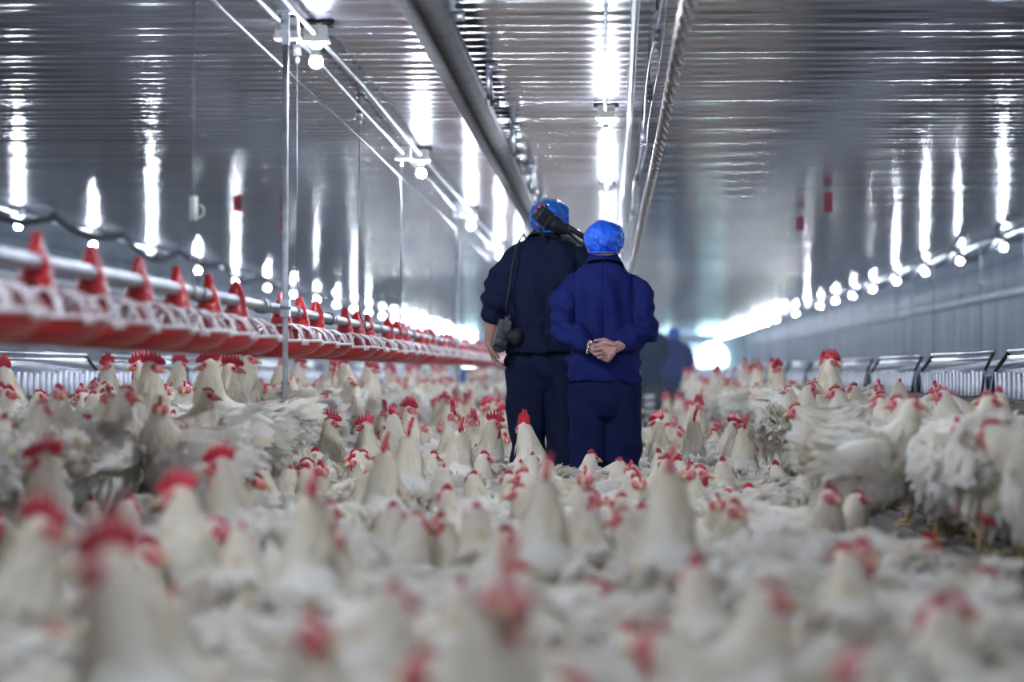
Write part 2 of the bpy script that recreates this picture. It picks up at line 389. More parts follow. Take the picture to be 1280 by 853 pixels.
# twisted cable
mb=MB(); ys=np.arange(3,46,.035)
for s in (0,math.pi):
    pts=[(.262+.002*y/10+.013*math.cos(2*math.pi*y/.62+s),y,CH+1.24-.035*math.sin(math.pi*((y*1.0)%9)/9)+.013*math.sin(2*math.pi*y/.62+s)) for y in ys]
    mb.tube(pts,[.017]*len(pts),n=7)
tag(mb.obj('twisted_cable',ROPE),'thick dusty twisted cable hanging along the ceiling right of the white pipe','cable')
root=empty('winch_line',(0,0,0)); tag(root,'thin steel winch lines with knots and pulleys beside the twisted cable','wire')
b=MB(); pts=[(.20+.01*math.sin(y*.9),y,CH+1.48+.015*math.sin(y*1.7)) for y in np.arange(2,60,.5)]; b.tube(pts,[.0035]*len(pts),n=5)
pts=[(.225+.008*math.sin(y*1.3),y,CH+1.42+.03*math.sin(y*.8)) for y in np.arange(2,60,.5)]; b.tube(pts,[.003]*len(pts),n=5); b.obj('line',WIRE,root)
for y in (10.4,12.4,14.9,18.,22.):
    b=MB(); b.box((.205,y,CH+1.45),(.03,.05,.05)); b.tube([(.205,y,CH+1.5),(.205,y,HC)],[.006,.006],n=6); b.ell((.21,y+.06,CH+1.41),(.014,.03,.014),n=8,m=6)
    b.obj('pulley',WIRE,root)

# feeder line
XP, HP = -1.48, CH+.285
PIPE=mat('galvanised_feed_pipe',(.24,.25,.28),.45,.7,bump=.1,bscale=30,color2=(.32,.33,.36),vscale=4)
root=empty('feed_pipe',(0,0,0)); tag(root,'grey steel feed pipe carrying the red feeder pans on the left','pipe')
b=MB(); b.tube([(XP,y,HP) for y in np.linspace(2,80,40)],[.0235]*40,n=16,caps=False); b.obj('tube',PIPE,root)
pans=[5.52,6.19,6.86,7.55,8.21,8.87,9.53]
y=10.85
while y<60: pans+= [y,y+.65,y+1.28]; y+=2.62
for y in [4.2,10.25,12.75,15.4,18.0,20.6,23.2,25.9]:
    b=MB(); b.tube([(XP,y-.05,HP),(XP,y+.05,HP)],[.030,.030],n=14)
    for s in (-.05,.05): b.tube([(XP,y+s-.008,HP),(XP,y+s+.008,HP)],[.034,.034],n=14)
    b.obj('coupling',PIPE,root)
def make_pan():
    root=empty('feeder_pan',(0,0,0))
    b=MB(); b.lathe([(.052,-.078),(.058,-.074),(.058,-.066),(.050,-.062),(.047,-.045),(.048,-.042),(.044,-.036),(.040,-.015),(.034,.008),(.024,.03),(.014,.055),(.006,.078),(.0005,.082)],n=20)
    b.obj('feed_cone',REDPL,root)
    b=MB()
    for sy in (-1,1): b.tube([(0,sy*.040,-.03),(0,sy*.034,.02),(0,sy*.010,.075)],[(.012,.004)]*3,n=6,up=(0,1,0))
    b.obj('pipe_clip',REDPL,root)
    # grill
    b=MB(); nr=14
    for k in range(nr):
        th=2*math.pi*k/nr; c,s=math.cos(th),math.sin(th)
        b.tube([(.050*c,.050*s,-.068),(.100*c,.100*s,-.074),(.148*c,.148*s,-.098),(.174*c,.174*s,-.140)],[(.008,.005),(.010,.004),(.010,.004),(.010,.004)],n=6,up=(c,s,.6))
    b.lathe([(.168,-.150),(.184,-.150),(.186,-.138),(.174,-.136)],n=36,closed=True)
    b.lathe([(.050,-.078),(.070,-.078),(.068,-.066),(.050,-.066)],n=24,closed=True)
    for k in range(7):
        th=2*math.pi*(k+.5)/7; M=Matrix.Rotation(th,3,'Z'); b.box(M@Vector((.184,0,-.150)),(.014,.034,.026),M)
    b.obj('grill',GRILL,root)
    b=MB(); b.lathe([(.178,-.145),(.179,-.150),(.170,-.174),(.143,-.197),(.095,-.212),(.05,-.216),(.001,-.216),(.001,-.211),(.05,-.209),(.095,-.205),(.140,-.190),(.165,-.169),(.173,-.145)],n=40)
    b.obj('pan_bowl',REDPL,root)
    b=MB(); b.lathe([(.048,-.07),(.048,-.12),(.065,-.16),(.09,-.203),(.03,-.205)],n=20); b.obj('inner_cone',REDPL,root)
    return root
PAN=make_pan(); first=True
for i,y in enumerate(pans):
    o=PAN if first else copy_tree(PAN); first=False
    o.location=(XP,y,HP); o.rotation_euler=(0,0,random.uniform(0,6.28))
    tag(o,f'red feeder pan with pale grill on the grey pipe, {ordn(i)} counted from the camera','feeder pan','red feeder pans on the pipe')
# hoist cable and drop wires
cable('hoist_cable',[(XP-.01,y,CH+1.40+.004*math.sin(y)) for y in np.arange(2,70,1.)],.0045,WIRE,'thin steel hoist cable running above the feed pipe','wire')
def hanger(y,i):
    root=empty('pipe_hanger',(XP,y,0)); b=MB(); zt=HC
    b.box((0,0,HC-.07),(.035,.03,.05)); b.tube([(0,0,HC),(0,0,HC-.06)],[.006,.006],n=6); b.ell((0,.01,HC-.115),(.014,.01,.02),n=8,m=6); b.obj('pulley',GALV,root)
    b=MB(); b.tube([(0,0,HC-.12),(0,0,HP+.17)],[.0022,.0022],n=5); b.obj('drop_wire',WIRE,root)
    b=MB()
    for s in (-1,1):
        b.tube([(0,0,HP+.17),(0,s*.10,HP+.05),(0,s*.115,HP-.01),(.0,s*.10,HP-.035)],[.004]*4,n=6)
        b.tube([(.028*math.cos(t),s*.11,HP+.028*math.sin(t)) for t in np.linspace(0,6.28,13)],[.004]*13,n=5)
    b.obj('yoke',WIRE,root)
    tag(root,f'thin wire hanger holding up the feed pipe, {ordn(i)} from the camera','wire hanger','wire hangers above the feed pipe')
    return root
for i,y in enumerate([8.55,11.4,14.25,17.1,19.95,22.8,25.65,28.5,31.3]):
    h=hanger(y,i)
    if i==0:
        b=MB(); b.box((0,0,HP+.30),(.026,.018,.085)); b.tube([(.022+.016*math.sin(t),0,HP+.29+.022*math.cos(t)) for t in np.linspace(0,5.5,12)],[.003]*12,n=5); b.obj('wire_tensioner',WHITEPL,h)
# support poles
for i,(y,w_) in enumerate(((10.62,'nearest, in front of the red feeder pans'),(22.7,'behind the pans and left of the taller man'))):
    root=empty('support_pole',(XP+.05,y,0)); tag(root,f'thin galvanised pole from floor to ceiling, {w_}','pole','support poles')
    b=MB(); b.tube([(0,0,.0),(0,0,HC-.09)],[.0125,.0125],n=12,caps=True); b.obj('tube',POLE,root)
    b=MB(); b.box((0,0,HC-.075),(.032,.032,.15)); b.box((0,0,HC-.006),(.07,.07,.012)); b.obj('ceiling_bracket',GALV,root,auto=30)
    b=MB(); b.box((-.0,0,HP),(.04,.05,.075)); b.tube([(-.02,-.03,HP),(.03,-.03,HP)],[.008,.008],n=8); b.obj('pipe_clamp',GALV,root,auto=30)
o=MB(); o.tube([(0,0,0),(0,0,.95)],[.05,.05],n=14); b_=o.obj('water_post',BLUEP,loc=(P(579,466,33).x,33,0)); tag(b_,'blue plastic standpipe far off under the feeder line','pipe')

# sagging dirty cables by the two side rows
def garland(X,y0,name,label,sd):
    r=random.Random(sd); pts=[]; y=y0; root=empty(name,(0,0,0)); tag(root,label,'cable')
    hooks=[]
    while y<60:
        stp=3.4+r.uniform(-.3,.3); sag=r.uniform(.09,.19)
        hooks.append(y)
        for t in np.linspace(0,1,18)[:-1]: pts.append((X+.02*math.sin(y+t*5),y+t*stp,HC-.06-sag*4*t*(1-t)+r.uniform(-.008,.008)))
        y+=stp
    b=MB(); b.tube(pts,[.028+.012*r.random() for _ in pts],n=8); b.obj('cable_run',CABLE,root)
    for h in hooks:
        b=MB(); b.tube([(X,h,HC-.07),(X+.01,h,HC-.02),(X+.0,h,HC)],[.014,.008,.006],n=6); b.obj('hook',CABLE,root)
garland(-5.45,16.8,'draped_cable','dusty black cable sagging between hooks along the left row of bulbs',3)
garland(4.35,20.5,'draped_cable','dusty black cable sagging between hooks along the right row of bulbs',8)

# hanging red tags
for px,py,y,ln,lab in ((1035,253,21,.17,'dark red strip hanging from the ceiling, larger one on the right side'),(1000,279,24,.13,'small dark red strip on the right, nearer the men than the larger one'),
                (297,254,21,.16,'dark red strip hanging from the ceiling left of the pole'),(355,279,24,.15,'small dark red strip hanging just right of the grey pole')):
    c=P(px,py,y); root=empty('hanging_strip',(c.x,y,0)); tag(root,lab,'strip','red strips under the ceiling')
    b=MB(); b.box((0,0,c.z),(.078,.02,ln)); b.obj('strip',TAGRED,root,auto=30)
    b=MB(); b.tube([(0,0,c.z+ln/2),(0,0,HC)],[.004,.004],n=5); b.obj('cord',WIRE,root)
# drop wires by the right wall
for i,(px,y) in enumerate(((1222,24),(1198,27),(1164,24),(1137,28),(1118,30),(1085,33),(1063,35),(1277,24),(960,40),(985,42),(1030,38))):
    x=(px-VX)/F*y; b=MB(); b.tube([(0,0,1.02),(0,0,HC)],[.005,.005],n=5); b.tube([(0,0,1.72),(0,0,1.80)],[.014,.014],n=6)
    tag(b.obj('drinker_wire',WIRE,loc=(x,y,0)),'thin vertical wire hanging in front of the right curtain wall','wire','thin wires in front of the right wall')

# nest boxes
def make_nest(L=2.72):
    root=empty('nest_box',(0,0,0))     # local: front faces -x, runs along y
    b=MB(); b.prism([(0,.42),(.03,.84),(.06,.90),(.50,.97),(.55,.42)],-L/2,L/2); b.obj('body',NESTM,root)
    b=MB(); r=random.Random(4)
    nf=int(L/.15)
    for k in range(nf):
        y=-L/2+(k+.5)*L/nf; b.box((-.004,y,.80-.02*r.random()),(.012,L/nf*.975,.20),Matrix.Rotation(R(r.uniform(-2,2)),3,'X'))
    b.obj('curtain_flap_row',NESTM,root)
    for s in (-1,1):
        b=MB(); b.tube([(-.03,s*(L/2-.01),.70),(.0,s*(L/2-.02),.90),(.06,s*(L/2-.10),1.0)],[(.016,.010)]*3,n=6,up=(1,0,0)); b.obj('end_bracket',DARKSTEEL,root)
    b=MB()
    b.tube([(.06,-L/2+.08,1.0),(.06,L/2-.08,1.0)],[.013,.013],n=8); b.box((.05,0,.965),(.010,L-.2,.022))
    b.obj('perch_bar',GALV,root)
    b=MB()
    for k in range(7): b.box((-.06-k*.052,0,.745-k*.006),(.035,L+.28,.02))
    for s in (-1,0,1): b.box((-.21,s*L*.45,.715),(.40,.04,.05),Matrix.Rotation(R(-6),3,'Y'))
    for s in (-1,0,1): b.box((-.36,s*L*.45,.55),(.04,.04,.31))
    b.obj('landing_slats',WOOD,root)
    return root
NEST=make_nest(); first=True
ne=[ (NR, 3022*NR*(1/388+1/466)/2+3.05*k, 0) for k in range(-1,22)]
nl=[ (NL, 3022*abs(NL)*(1/657.+1/762)/2+3.05*k, math.pi) for k in range(-1,22)]
for side,arr in (('right',ne),('left',nl)):
    i=0
    for X,y,rz in arr:
        if y>70: continue
        o=NEST if first else copy_tree(NEST); first=False
        o.location=(X,y,0); o.rotation_euler=(0,0,rz); tag(o,f'galvanised nest box behind the {side} slats, {ordn(i)} from the camera','nest box',f'nest boxes along the {side} side'); i+=1

# ------------------------------------------------------------------ birds
def leaf(mb,p,d,nrm,L,W,lift,tint,droop=0.):
    d=d.normalized(); s=d.cross(nrm); 
    if s.length<1e-4: return
    s.normalize(); n2=s.cross(d)
    a=p; m_=p+d*L*.5+nrm*lift*.7; t=p+d*L+nrm*(lift-droop)
    mb.col=tint
    mb.add([a-s*W*.3,a+s*W*.3,m_+s*W*.5,m_-s*W*.5,t+s*W*.12,t-s*W*.12],[(0,1,2,3),(3,2,4,5)])
def comb_poly(L,H,n,seed):
    r=random.Random(seed); top=[]
    for k in range(n):
        a=(k)/(n); b_=(k+.5)/(n)
        env=math.sin(math.pi*min(1,(b_*.86+.13)))**.7
        top.append((-L*.45+L*a, H*.38*(.6+.4*env))); top.append((-L*.47+L*b_-L*.03, H*env*r.uniform(.85,1.05)))
    top.append((L*.55,H*.12)); 
    return [(-L*.5,H*.25)]+top+[(L*.5,-.004),(0,-.006),(-L*.38,-.002)]
def bird(kind,pose,seed,lod=0):
    """returns dict part -> (mesh data). bird faces +x, feet on z=0"""
    r=random.Random(seed); npr=np.random.default_rng(seed)
    rooster=kind=='rooster'; S=1.16 if rooster else 1.0
    ck=1.06 if not rooster else 1.0
    heads={'up':((.165,0,.475),0,-5),'side':((.13,.035,.465),70,-5),'side2':((.12,-.04,.47),-65,-5),'low':((.27,.02,.17),5,-60),'mid':((.235,.0,.385),0,-12),'back':((.06,.05,.455),150,0)}
    hp,yaw,pit=heads[pose]
    hp=Vector(hp)
    if rooster: hp=Vector((hp.x*.85,hp.y,hp.z+.055 if pose!='low' else hp.z))
    mb=MB()
    st=[(-.20,.315,.02,.02),(-.165,.31,.065,.06),(-.10,.285,.105,.105),(-.03,.265,.122,.128),(.04,.262,.122,.132),(.10,.285,.10,.112),(.145,.31,.065,.075),(.165,.32,.02,.025)]
    if rooster: st=[(x,z+.012*(i-3)*.6,a*.93,b*.93) for i,(x,z,a,b) in enumerate(st)]
    mb.tube([(x,0,z) for x,z,_,_ in st],[(a*ck,b*ck) for _,_,a,b in st],n=16,up=(0,0,1))
    nb=Vector((.095,0,.33)); mid=nb.lerp(hp,.5)+Vector((.025 if pose!='low' else .03,0,-.004))
    if pose=='back': mid=nb.lerp(hp,.5)+Vector((.05,-.01,0))
    pts=[nb+Vector((-.02,0,-.04)),nb,mid,hp]
    mb.tube(pts,[.092,.083,.056,.034],n=14,rnd=2)
    mb.ell(hp,(.036,.031,.031))
    for s in (-1,1): mb.tube([(-.01,s*.055,.20),(-.005,s*.055,.13)],[.05,.022],n=10,rnd=2)
    me,co,no=remesh(mb,.0125 if lod==0 else (.017 if lod==1 else .032),3,.5)
    disp=snoise(co,55,seed+1)*.0045+snoise(co,120,seed+2)*.0022
    hd=np.linalg.norm(co-np.array(hp),axis=1); disp*=np.clip((hd-.03)/.05,0,1)
    co=co+no*disp[:,None]
    nbv=np.array(nb)
    def region(p):   # neck share
        p=np.asarray(p); a=np.array(nb); b=np.array(hp); t=np.clip(((p-a)@(b-a))/((b-a)@(b-a)),0,1); return t
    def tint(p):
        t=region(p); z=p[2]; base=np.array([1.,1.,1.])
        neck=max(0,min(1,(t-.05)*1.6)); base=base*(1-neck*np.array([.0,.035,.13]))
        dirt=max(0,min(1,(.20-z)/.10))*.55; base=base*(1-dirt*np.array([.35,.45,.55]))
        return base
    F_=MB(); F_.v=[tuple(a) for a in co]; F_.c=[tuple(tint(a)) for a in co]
    fs=[tuple(p.vertices) for p in me.polygons]; F_.f=list(fs); F_.m=[0]*len(fs)
    cnt={0:1250,1:420,2:0}[lod]; sc={0:1.,1:1.5,2:1}[lod]
    if cnt:
        idx=npr.choice(len(co),cnt,replace=cnt>len(co))
        for i in idx:
            p=Vector(co[i]); n_=Vector(no[i]); h=(p-hp).length
            if h<.042: continue
            t=float(region(co[i]))
            if t>.12: d=(nb-hp).normalized()*1.0+Vector((0,0,-.5)); L=.045+.02*r.random(); W=.016; lift=.004+.006*r.random()
            else:
                d=Vector((-1,0,-.35+ (0.5 if p.z>.33 else 0))); L=.045+.035*r.random(); W=.024; lift=.008+.022*r.random()
                if p.x<-.08: lift+=.028*r.random(); d=Vector((-1,0,-.1+ .9*(r.random()-.3)))
                if p.z<.22: d=Vector((-.5,0,-1)); L*=.9; lift+=.012*r.random()
            d=d+Vector((r.uniform(-.3,.3),r.uniform(-.35,.35),r.uniform(-.3,.3))); d=d-n_*d.dot(n_)*.9
            if d.length<.05: continue
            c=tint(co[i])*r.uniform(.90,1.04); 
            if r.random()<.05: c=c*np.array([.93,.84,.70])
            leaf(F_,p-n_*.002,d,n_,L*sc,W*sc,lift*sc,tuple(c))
    # tail feathers
    T=MB(); nt=(22 if rooster else 20) if lod<2 else 6
    for k in range(nt):
        u=(k/(nt-1)-.5)*2; s=1 if k%2 else -1
        el=R(r.uniform(12,50) if rooster else r.uniform(18,60)); az=R(u*24+r.uniform(-8,8))
        d=Vector((-math.cos(el)*math.cos(az),math.cos(el)*math.sin(az),math.sin(el)))
        L=(r.uniform(.10,.155) if rooster else r.uniform(.08,.135)); W=r.uniform(.026,.04)
        b0=Vector((-.15+r.uniform(-.02,.02),u*.045,.325+r.uniform(-.02,.02)))
        side=Vector((r.uniform(-.3,.3),s,0)); nn=(side-d*side.dot(d)).normalized()
        c=np.array([1.,.99,.97])*r.uniform(.88,1.03)
        if r.random()<.15: c*=np.array([.92,.83,.68])
        T.col=tuple(c); ws=d.cross(nn).normalized(); cur=nn*r.uniform(.0,.02)+Vector((-.02,0,-.03 if rooster else -.012))
        q=[]
        for j,(ft,fw) in enumerate(((0,.45),(.3,.9),(.6,1.),(.85,.75),(1,.18))):
            c_=b0+d*L*ft+cur*ft*ft; q+= [c_-ws*W*.5*fw,c_+ws*W*.5*fw]
        T.add(q,[(2*j,2*j+1,2*j+3,2*j+2) for j in range(4)])
    if lod<2:
        for k in range(80 if lod==0 else 26):   # rump fluff
            p=Vector((-.15+r.uniform(-.04,.05),r.uniform(-.06,.06),.30+r.uniform(-.06,.06))); d=Vector((-1,r.uniform(-.8,.8),r.uniform(-.5,1.1)))
            leaf(T,p,d,Vector((r.uniform(-.3,.3),r.uniform(-1,1),1)).normalized(),r.uniform(.05,.09),.028,.012,tuple(np.array([1,.99,.97])*r.uniform(.9,1.02)))
    # wings
    Wg=[]
    for s in (-1,1):
        Wm=MB(); Wm.col=(1,.99,.97)
        pts=[(.085,s*.095*ck,.315),(.03,s*.125*ck,.30),(-.05,s*.128*ck,.285),(-.12,s*.105*ck,.27),(-.175,s*.075*ck,.27)]
        Wm.tube(pts,[(.012,.035),(.016,.065),(.016,.072),(.012,.05),(.006,.018)],n=8,up=(0,0,1))
        if lod<2:
            for k in range(60 if lod==0 else 20):
                t=r.random(); bx=.08-.22*t; z=.33-.07*r.random()-.02*t; nn=Vector((0,s,.25)).normalized()
                leaf(Wm,Vector((bx,s*(.137-.9*(bx+.03)**2)*ck,z)),Vector((-1,-s*.15,-.18+r.uniform(-.25,.2))),nn,r.uniform(.05,.085)*(1.3 if lod else 1),.026*(1.4 if lod else 1),.006+.01*r.random(),tuple(np.array([1,.99,.97])*r.uniform(.9,1.03)))
        Wg.append(Wm)
    # head parts
    Rm=(Matrix.Rotation(R(yaw),3,'Z')@Matrix.Rotation(R(-pit),3,'Y'))
    def H(mbx):
        mbx.v=[tuple(hp+Rm@Vector(a)) for a in mbx.v]; return mbx
    face=MB(); 
    for s in (-1,1): face.ell((.014,s*.017,.0),(.023,.014,.021),n=10,m=7)
    face.tube([(.02,0,.0),(.04,0,-.003)],[.017,.011],n=8,rnd=1); H(face)
    Lc,Hc=(.090,.055) if rooster else (.046,.026)
    Lc*=r.uniform(.92,1.08); Hc*=r.uniform(.9,1.1)
    comb=MB(); poly=comb_poly(Lc,Hc,6 if rooster else 5,seed+9)
    comb.prism([(x+.004,z+.022) for x,z in poly],-.0045,.0045)
    # wavy bend of the comb
    bend=r.uniform(-.35,.35) if rooster else r.uniform(-.6,.6)
    comb.v=[(x,y+bend*max(0,z-.02)*.6+.004*math.sin(x*90),z) for x,y,z in comb.v]; H(comb)
    wat=MB(); wl=.046 if rooster else .018
    for s in (-1,1):
        wat.tube([(.022,s*.009,-.012),(.022,s*.012,-.02-wl*.35),(.019,s*.012,-.02-wl*.75),(.016,s*.011,-.02-wl)],[(.011,.005),(.017 if rooster else .011,.006),(.018 if rooster else .010,.006),(.008,.004)],n=8,rnd=1,up=(0,1,0))
    H(wat)
    beak=MB(); beak.tube([(.034,0,.002),(.048,0,.0),(.060,0,-.006),(.066,0,-.012)],[(.010,.010),(.0075,.008),(.004,.005),(.001,.001)],n=8)
    beak.tube([(.034,0,-.007),(.052,0,-.010)],[(.008,.004),(.003,.002)],n=6); H(beak)
    eyes=[]
    for s in (-1,1):
        e=MB(); e.ell((.017,s*.0285,.006),(.0055,.003,.0055),n=8,m=6); eyes.append(H(e))
    legs=[]
    for s in (-1,1):
        l=MB(); a=Vector((0+.02*s*(r.random()-.3),s*.055,.15)); f=Vector((.02*s,s*.055,.012))
        l.tube([a,(a.x-.02,a.y,.085),f],[.014,.009,.008],n=8)
        for ang in (-35,0,35,180):
            dd=Vector((math.cos(R(ang)),math.sin(R(ang)),0)); Lt=.055 if ang!=180 else .025
            l.tube([f+Vector((0,0,-.003)),f+dd*Lt*.6+Vector((0,0,-.003)),f+dd*Lt+Vector((0,0,-.008))],[.0065,.0055,.002],n=6)
        legs.append(l)
    parts=[('body',F_,[FEATHER]),('tail',T,[FEATHER]),('wing',Wg[0],[FEATHER]),('wing',Wg[1],[FEATHER]),('face',face,[FACE]),('comb',comb,[COMB]),('wattle',wat,[COMB]),('beak',beak,[BEAK]),('eye',eyes[0],[EYE]),('eye',eyes[1],[EYE]),('leg',legs[0],[LEG]),('leg',legs[1],[LEG])]
    for nme,m_,_ in parts: m_.v=[(x*S,y*S,z*S) for x,y,z in m_.v]
    bpy.data.meshes.remove(me)
    return dict(parts=parts,head=hp*S,kind=kind,pose=pose,yaw=yaw,S=S)
def bird_obj(B):
    root=None
    for nme,m_,mats in B['parts']:
        if nme=='body': root=m_.obj(B['kind'],mats,None,True,True)
        else:
            m_.obj(nme,mats,root,nme not in('comb',),nme in('tail','wing'))
    return root
VAR=[('hen','up'),('hen','side'),('hen','side2'),('hen','mid'),('hen','low'),('hen','back'),('hen','up'),('rooster','up'),('rooster','side'),('rooster','side2'),('rooster','mid')]
protos=[bird(k,p,100+7*i) for i,(k,p) in enumerate(VAR)]
proot=[bird_obj(B) for B in protos]; used=[False]*len(protos)

placed=[]   # (x,y,theta,S,ground)
def centers(x,y,th,S): return [(x+d*S*math.cos(th),y+d*S*math.sin(th)) for d in (-.085,.06)]
def fits(x,y,th,S,ground,k=1.0):
    c=centers(x,y,th,S)
    for (x2,y2,t2,S2,g2) in placed:
        if abs(x2-x)>.7 or abs(y2-y)>.7 or g2!=ground: continue
        for a in c:
            for b in centers(x2,y2,t2,S2):
                if math.hypot(a[0]-b[0],a[1]-b[1])<.215*(S+S2)/2*k: return False
    return True
BY,AY=12.3,12.78; BX=(755-VX)/F*BY; AX=(682-VX)/F*AY
OBST=[(BX,BY,.27),(AX,AY,.27),(XP+.05,10.62,.10),((842-VX)/F*41,41,.35),((815-VX)/F*35,35,.35)]
def clear(x,y):
    if 12.65<y<42 and 778-(6 if y<22 else 0)<VX+x/y*F<(846 if y<30 else 840): return False
    if 30<y<42 and 830<VX+x/y*F<868: return False
    return all(math.hypot(x-a,y-b)>c for a,b,c in OBST)
def ground_of(x):
    if x>EDGE_R+.10 and x<NR-.50: return SLAT
    if x<EDGE_L-.10 and x>NL+.50: return SLAT
    if EDGE_L+.14<x<EDGE_R-.14: return 0.0
    return None
records=[]
def put(vi,x,y,th,g,hero=False):
    B=protos[vi]
    o=proot[vi] if not used[vi] else copy_tree(proot[vi]); used[vi]=True
    o.location=(x,y,g); s=random.uniform(.95,1.05); o.scale=(s,s,s); o.rotation_euler=(0,0,th)
    placed.append((x,y,th,B['S'],g)); records.append((o,vi,x,y,th,g)); return o
def head_world(vi,x,y,th,g):
    h=protos[vi]['head']; return Vector((x+h.x*math.cos(th)-h.y*math.sin(th),y+h.x*math.sin(th)+h.y*math.cos(th),g+h.z))
# birds whose heads stand out in the photograph: head pixel, direction faced, variant, ground
# directions: R 0, L 180, A(way) 90, T(oward) 270
def hero(px,py,face,vi,g,Y=None,comb=True):
    th=R({'R':0,'L':180,'A':90,'T':270,'RT':-35,'LT':215,'RA':40,'LA':140}[face])
    th-=R(protos[vi]['yaw'])
    h=protos[vi]['head']
    hx=h.x*math.cos(th)-h.y*math.sin(th); hy=h.x*math.sin(th)+h.y*math.cos(th)
    if Y is None or (g==0 and py>545): Yh=max(3.25,(g+h.z-CH)*F/(VY-py)) if py>VY+20 else Y
    elif False: Yh=(g+h.z-CH)*F/(VY-py)
    else: Yh=Y
    X=P(px,py,Yh).x; x,y=X-hx,Yh-hy
    if fits(x,y,th,protos[vi]['S'],g,.8) and clear(x,y): put(vi,x,y,th,g,True); return True
    return False
HU,HS,HS2,HM,HL,HB,HU2,RU,RS,RS2,RM=range(11)
heroes=[(480,566,'A',RU,0,8.6),(488,580,'RT',HS2,0,8.3),(388,622,'A',RU,0,5.6),(628,735,'T',RS,0,4.1),(60,590,'L',RU,0,7.2),(50,655,'R',RS,0,5.9),(278,588,'L',RS,0,8.6),(233,560,'R',RU,0,9.0),
 (225,615,'L',RS2,0,7.4),(405,700,'A',HU,0,5.2),(145,800,'L',RS,0,3.9),(680,602,'A',RU,0,7.7),(835,610,'A',RU,0,7.9),(575,540,'A',RU,0,11.0),(617,515,'R',RS2,0,13.0),(708,568,'L',HS,0,9.6),
 (867,520,'A',RU,0,13.2),(650,545,'A',HU,0,10.6),(888,690,'L',HS,0,5.2),(950,770,'R',HU,0,4.4),(1225,735,'R',HM,0,4.6),(1075,830,'L',HU,0,4.0),(370,530,'T',RU,0,11.2),(457,515,'L',RU,0,12.6),(413,512,'R',RU,0,12.9),
 (505,552,'L',HS,0,10.4),(343,560,'L',HS,0,9.6),(338,585,'L',HU,0,9.2),(1000,590,'L',HM,SLAT,10.5),(1140,492,'R',HU,SLAT,8.4),(1122,517,'L',HS,SLAT,9.2),(1046,505,'L',HS,SLAT,10.9),(940,500,'R',HU,0,13.4),
 (262,478,'L',RU,SLAT,10.4),(290,462,'R',RU,SLAT,10.9),(190,497,'R',RU,SLAT,9.4),(190,468,'R',HU,SLAT,10.6),(50,482,'R',HU,SLAT,10.9),(118,493,'R',HM,SLAT,9.9),(104,477,'L',HS,SLAT,11.2),(108,516,'R',HM,SLAT,8.9),(154,530,'R',HS2,SLAT,8.4),
 (176,478,'L',RS,SLAT,11.3),(258,497,'R',HU,SLAT,9.7),(232,478,'T',HU,SLAT,11.6),(290,488,'R',HS2,SLAT,11.8),(200,530,'T',HS,SLAT,8.3),(930,540,'A',RU,0,11.6),(1010,500,'R',HS2,SLAT,11.6),(1180,512,'L',HS,SLAT,9.7),(985,480,'L',HU,SLAT,14.5),
 (575,740,'A',HU,0,4.6),(735,655,'A',HU,0,6.4),(785,745,'R',HU,0,4.9),(300,690,'A',HU,0,5.2),(215,755,'A',HU2,0,4.4),(45,760,'L',HU,0,4.3),(1060,720,'A',HU,0,5.1)]
for h in heroes: hero(*h)
# the rest of the flock, nearest first
cand=[]
def frustum(Y,m=70): return P(-m,466,Y).x, P(1280+m,466,Y).x
for Yb in np.arange(3.5,15.5,.16):
    x0,x1=frustum(Yb)
    for _ in range(int((x1-x0)*16)): cand.append((random.uniform(x0,x1),Yb+random.uniform(0,.16)))
def gap(x,y,g):   # the bare strip of litter in front of the right-hand slats
    px=VX+x/y*F
    if g==0 and 8.3<y<10.8 and x>.72: return True
    if g==0 and 6.6<y<=8.3 and x>.80: return True
    if g==0 and 5.2<y<6.4 and px>1150: return True
    return False
wts=[4,1.8,1.8,4.5,6,2,2.5,.6,.4,.4,.2]
for x,y in cand:
    if len(placed)>=300: break
    g=ground_of(x)
    if g is None or not clear(x,y) or gap(x,y,g): continue
    for _ in range(3):
        vi=random.choices(range(11),wts)[0]; th=random.choice([random.uniform(0,6.28),random.gauss(1.6,.9)])
        if y<9 and vi>=RU: vi=random.choice((HM,HU,HL))
        if fits(x,y,th,protos[vi]['S'],g,.93): put(vi,x,y,th,g); break
for i_,u_ in enumerate(used):
    if not u_:
        for ch_ in list(proot[i_].children): bpy.data.objects.remove(ch_)
        bpy.data.objects.remove(proot[i_])
print('birds',len(placed),'reach',max(p[1] for p in placed))
# labels from what can be seen
def facing(th):
    d=(math.degrees(th))%360
    return ['facing right','rear right','facing away','rear left','facing left','front left','facing front','front right'][int(((d+22.5)%360)//45)]
posew={'up':'head up','side':'glancing leftward','side2':'glancing rightward','low':'pecking','mid':'neck stretched','back':'head turned back'}
bands=[(0,4.4,'at the very front'),(4.4,5.6,'in the blurred foreground'),(5.6,7.2,'in the near flock'),(7.2,9.,'in the mid flock'),(9.,10.8,'short of the men'),(10.8,12.5,'level with the men'),(12.5,99,'just past the men')]
keys={}
for o,vi,x,y,th,g in records:
    B=protos[vi]; px,py=proj(head_world(vi,x,y,th,g)); bw=[b for b in bands if b[0]<=y<b[1]][0][2]
    gw='on right slats' if g and x>0 else 'on left slats' if g else ''
    kindw='white rooster' if B['kind']=='rooster' else 'white hen'
    key=f"{kindw} {bw} {gw}".strip()+f", {facing(th)}, {posew[B['pose']]}"
    keys.setdefault(key,[]).append((px,o,B['kind']))
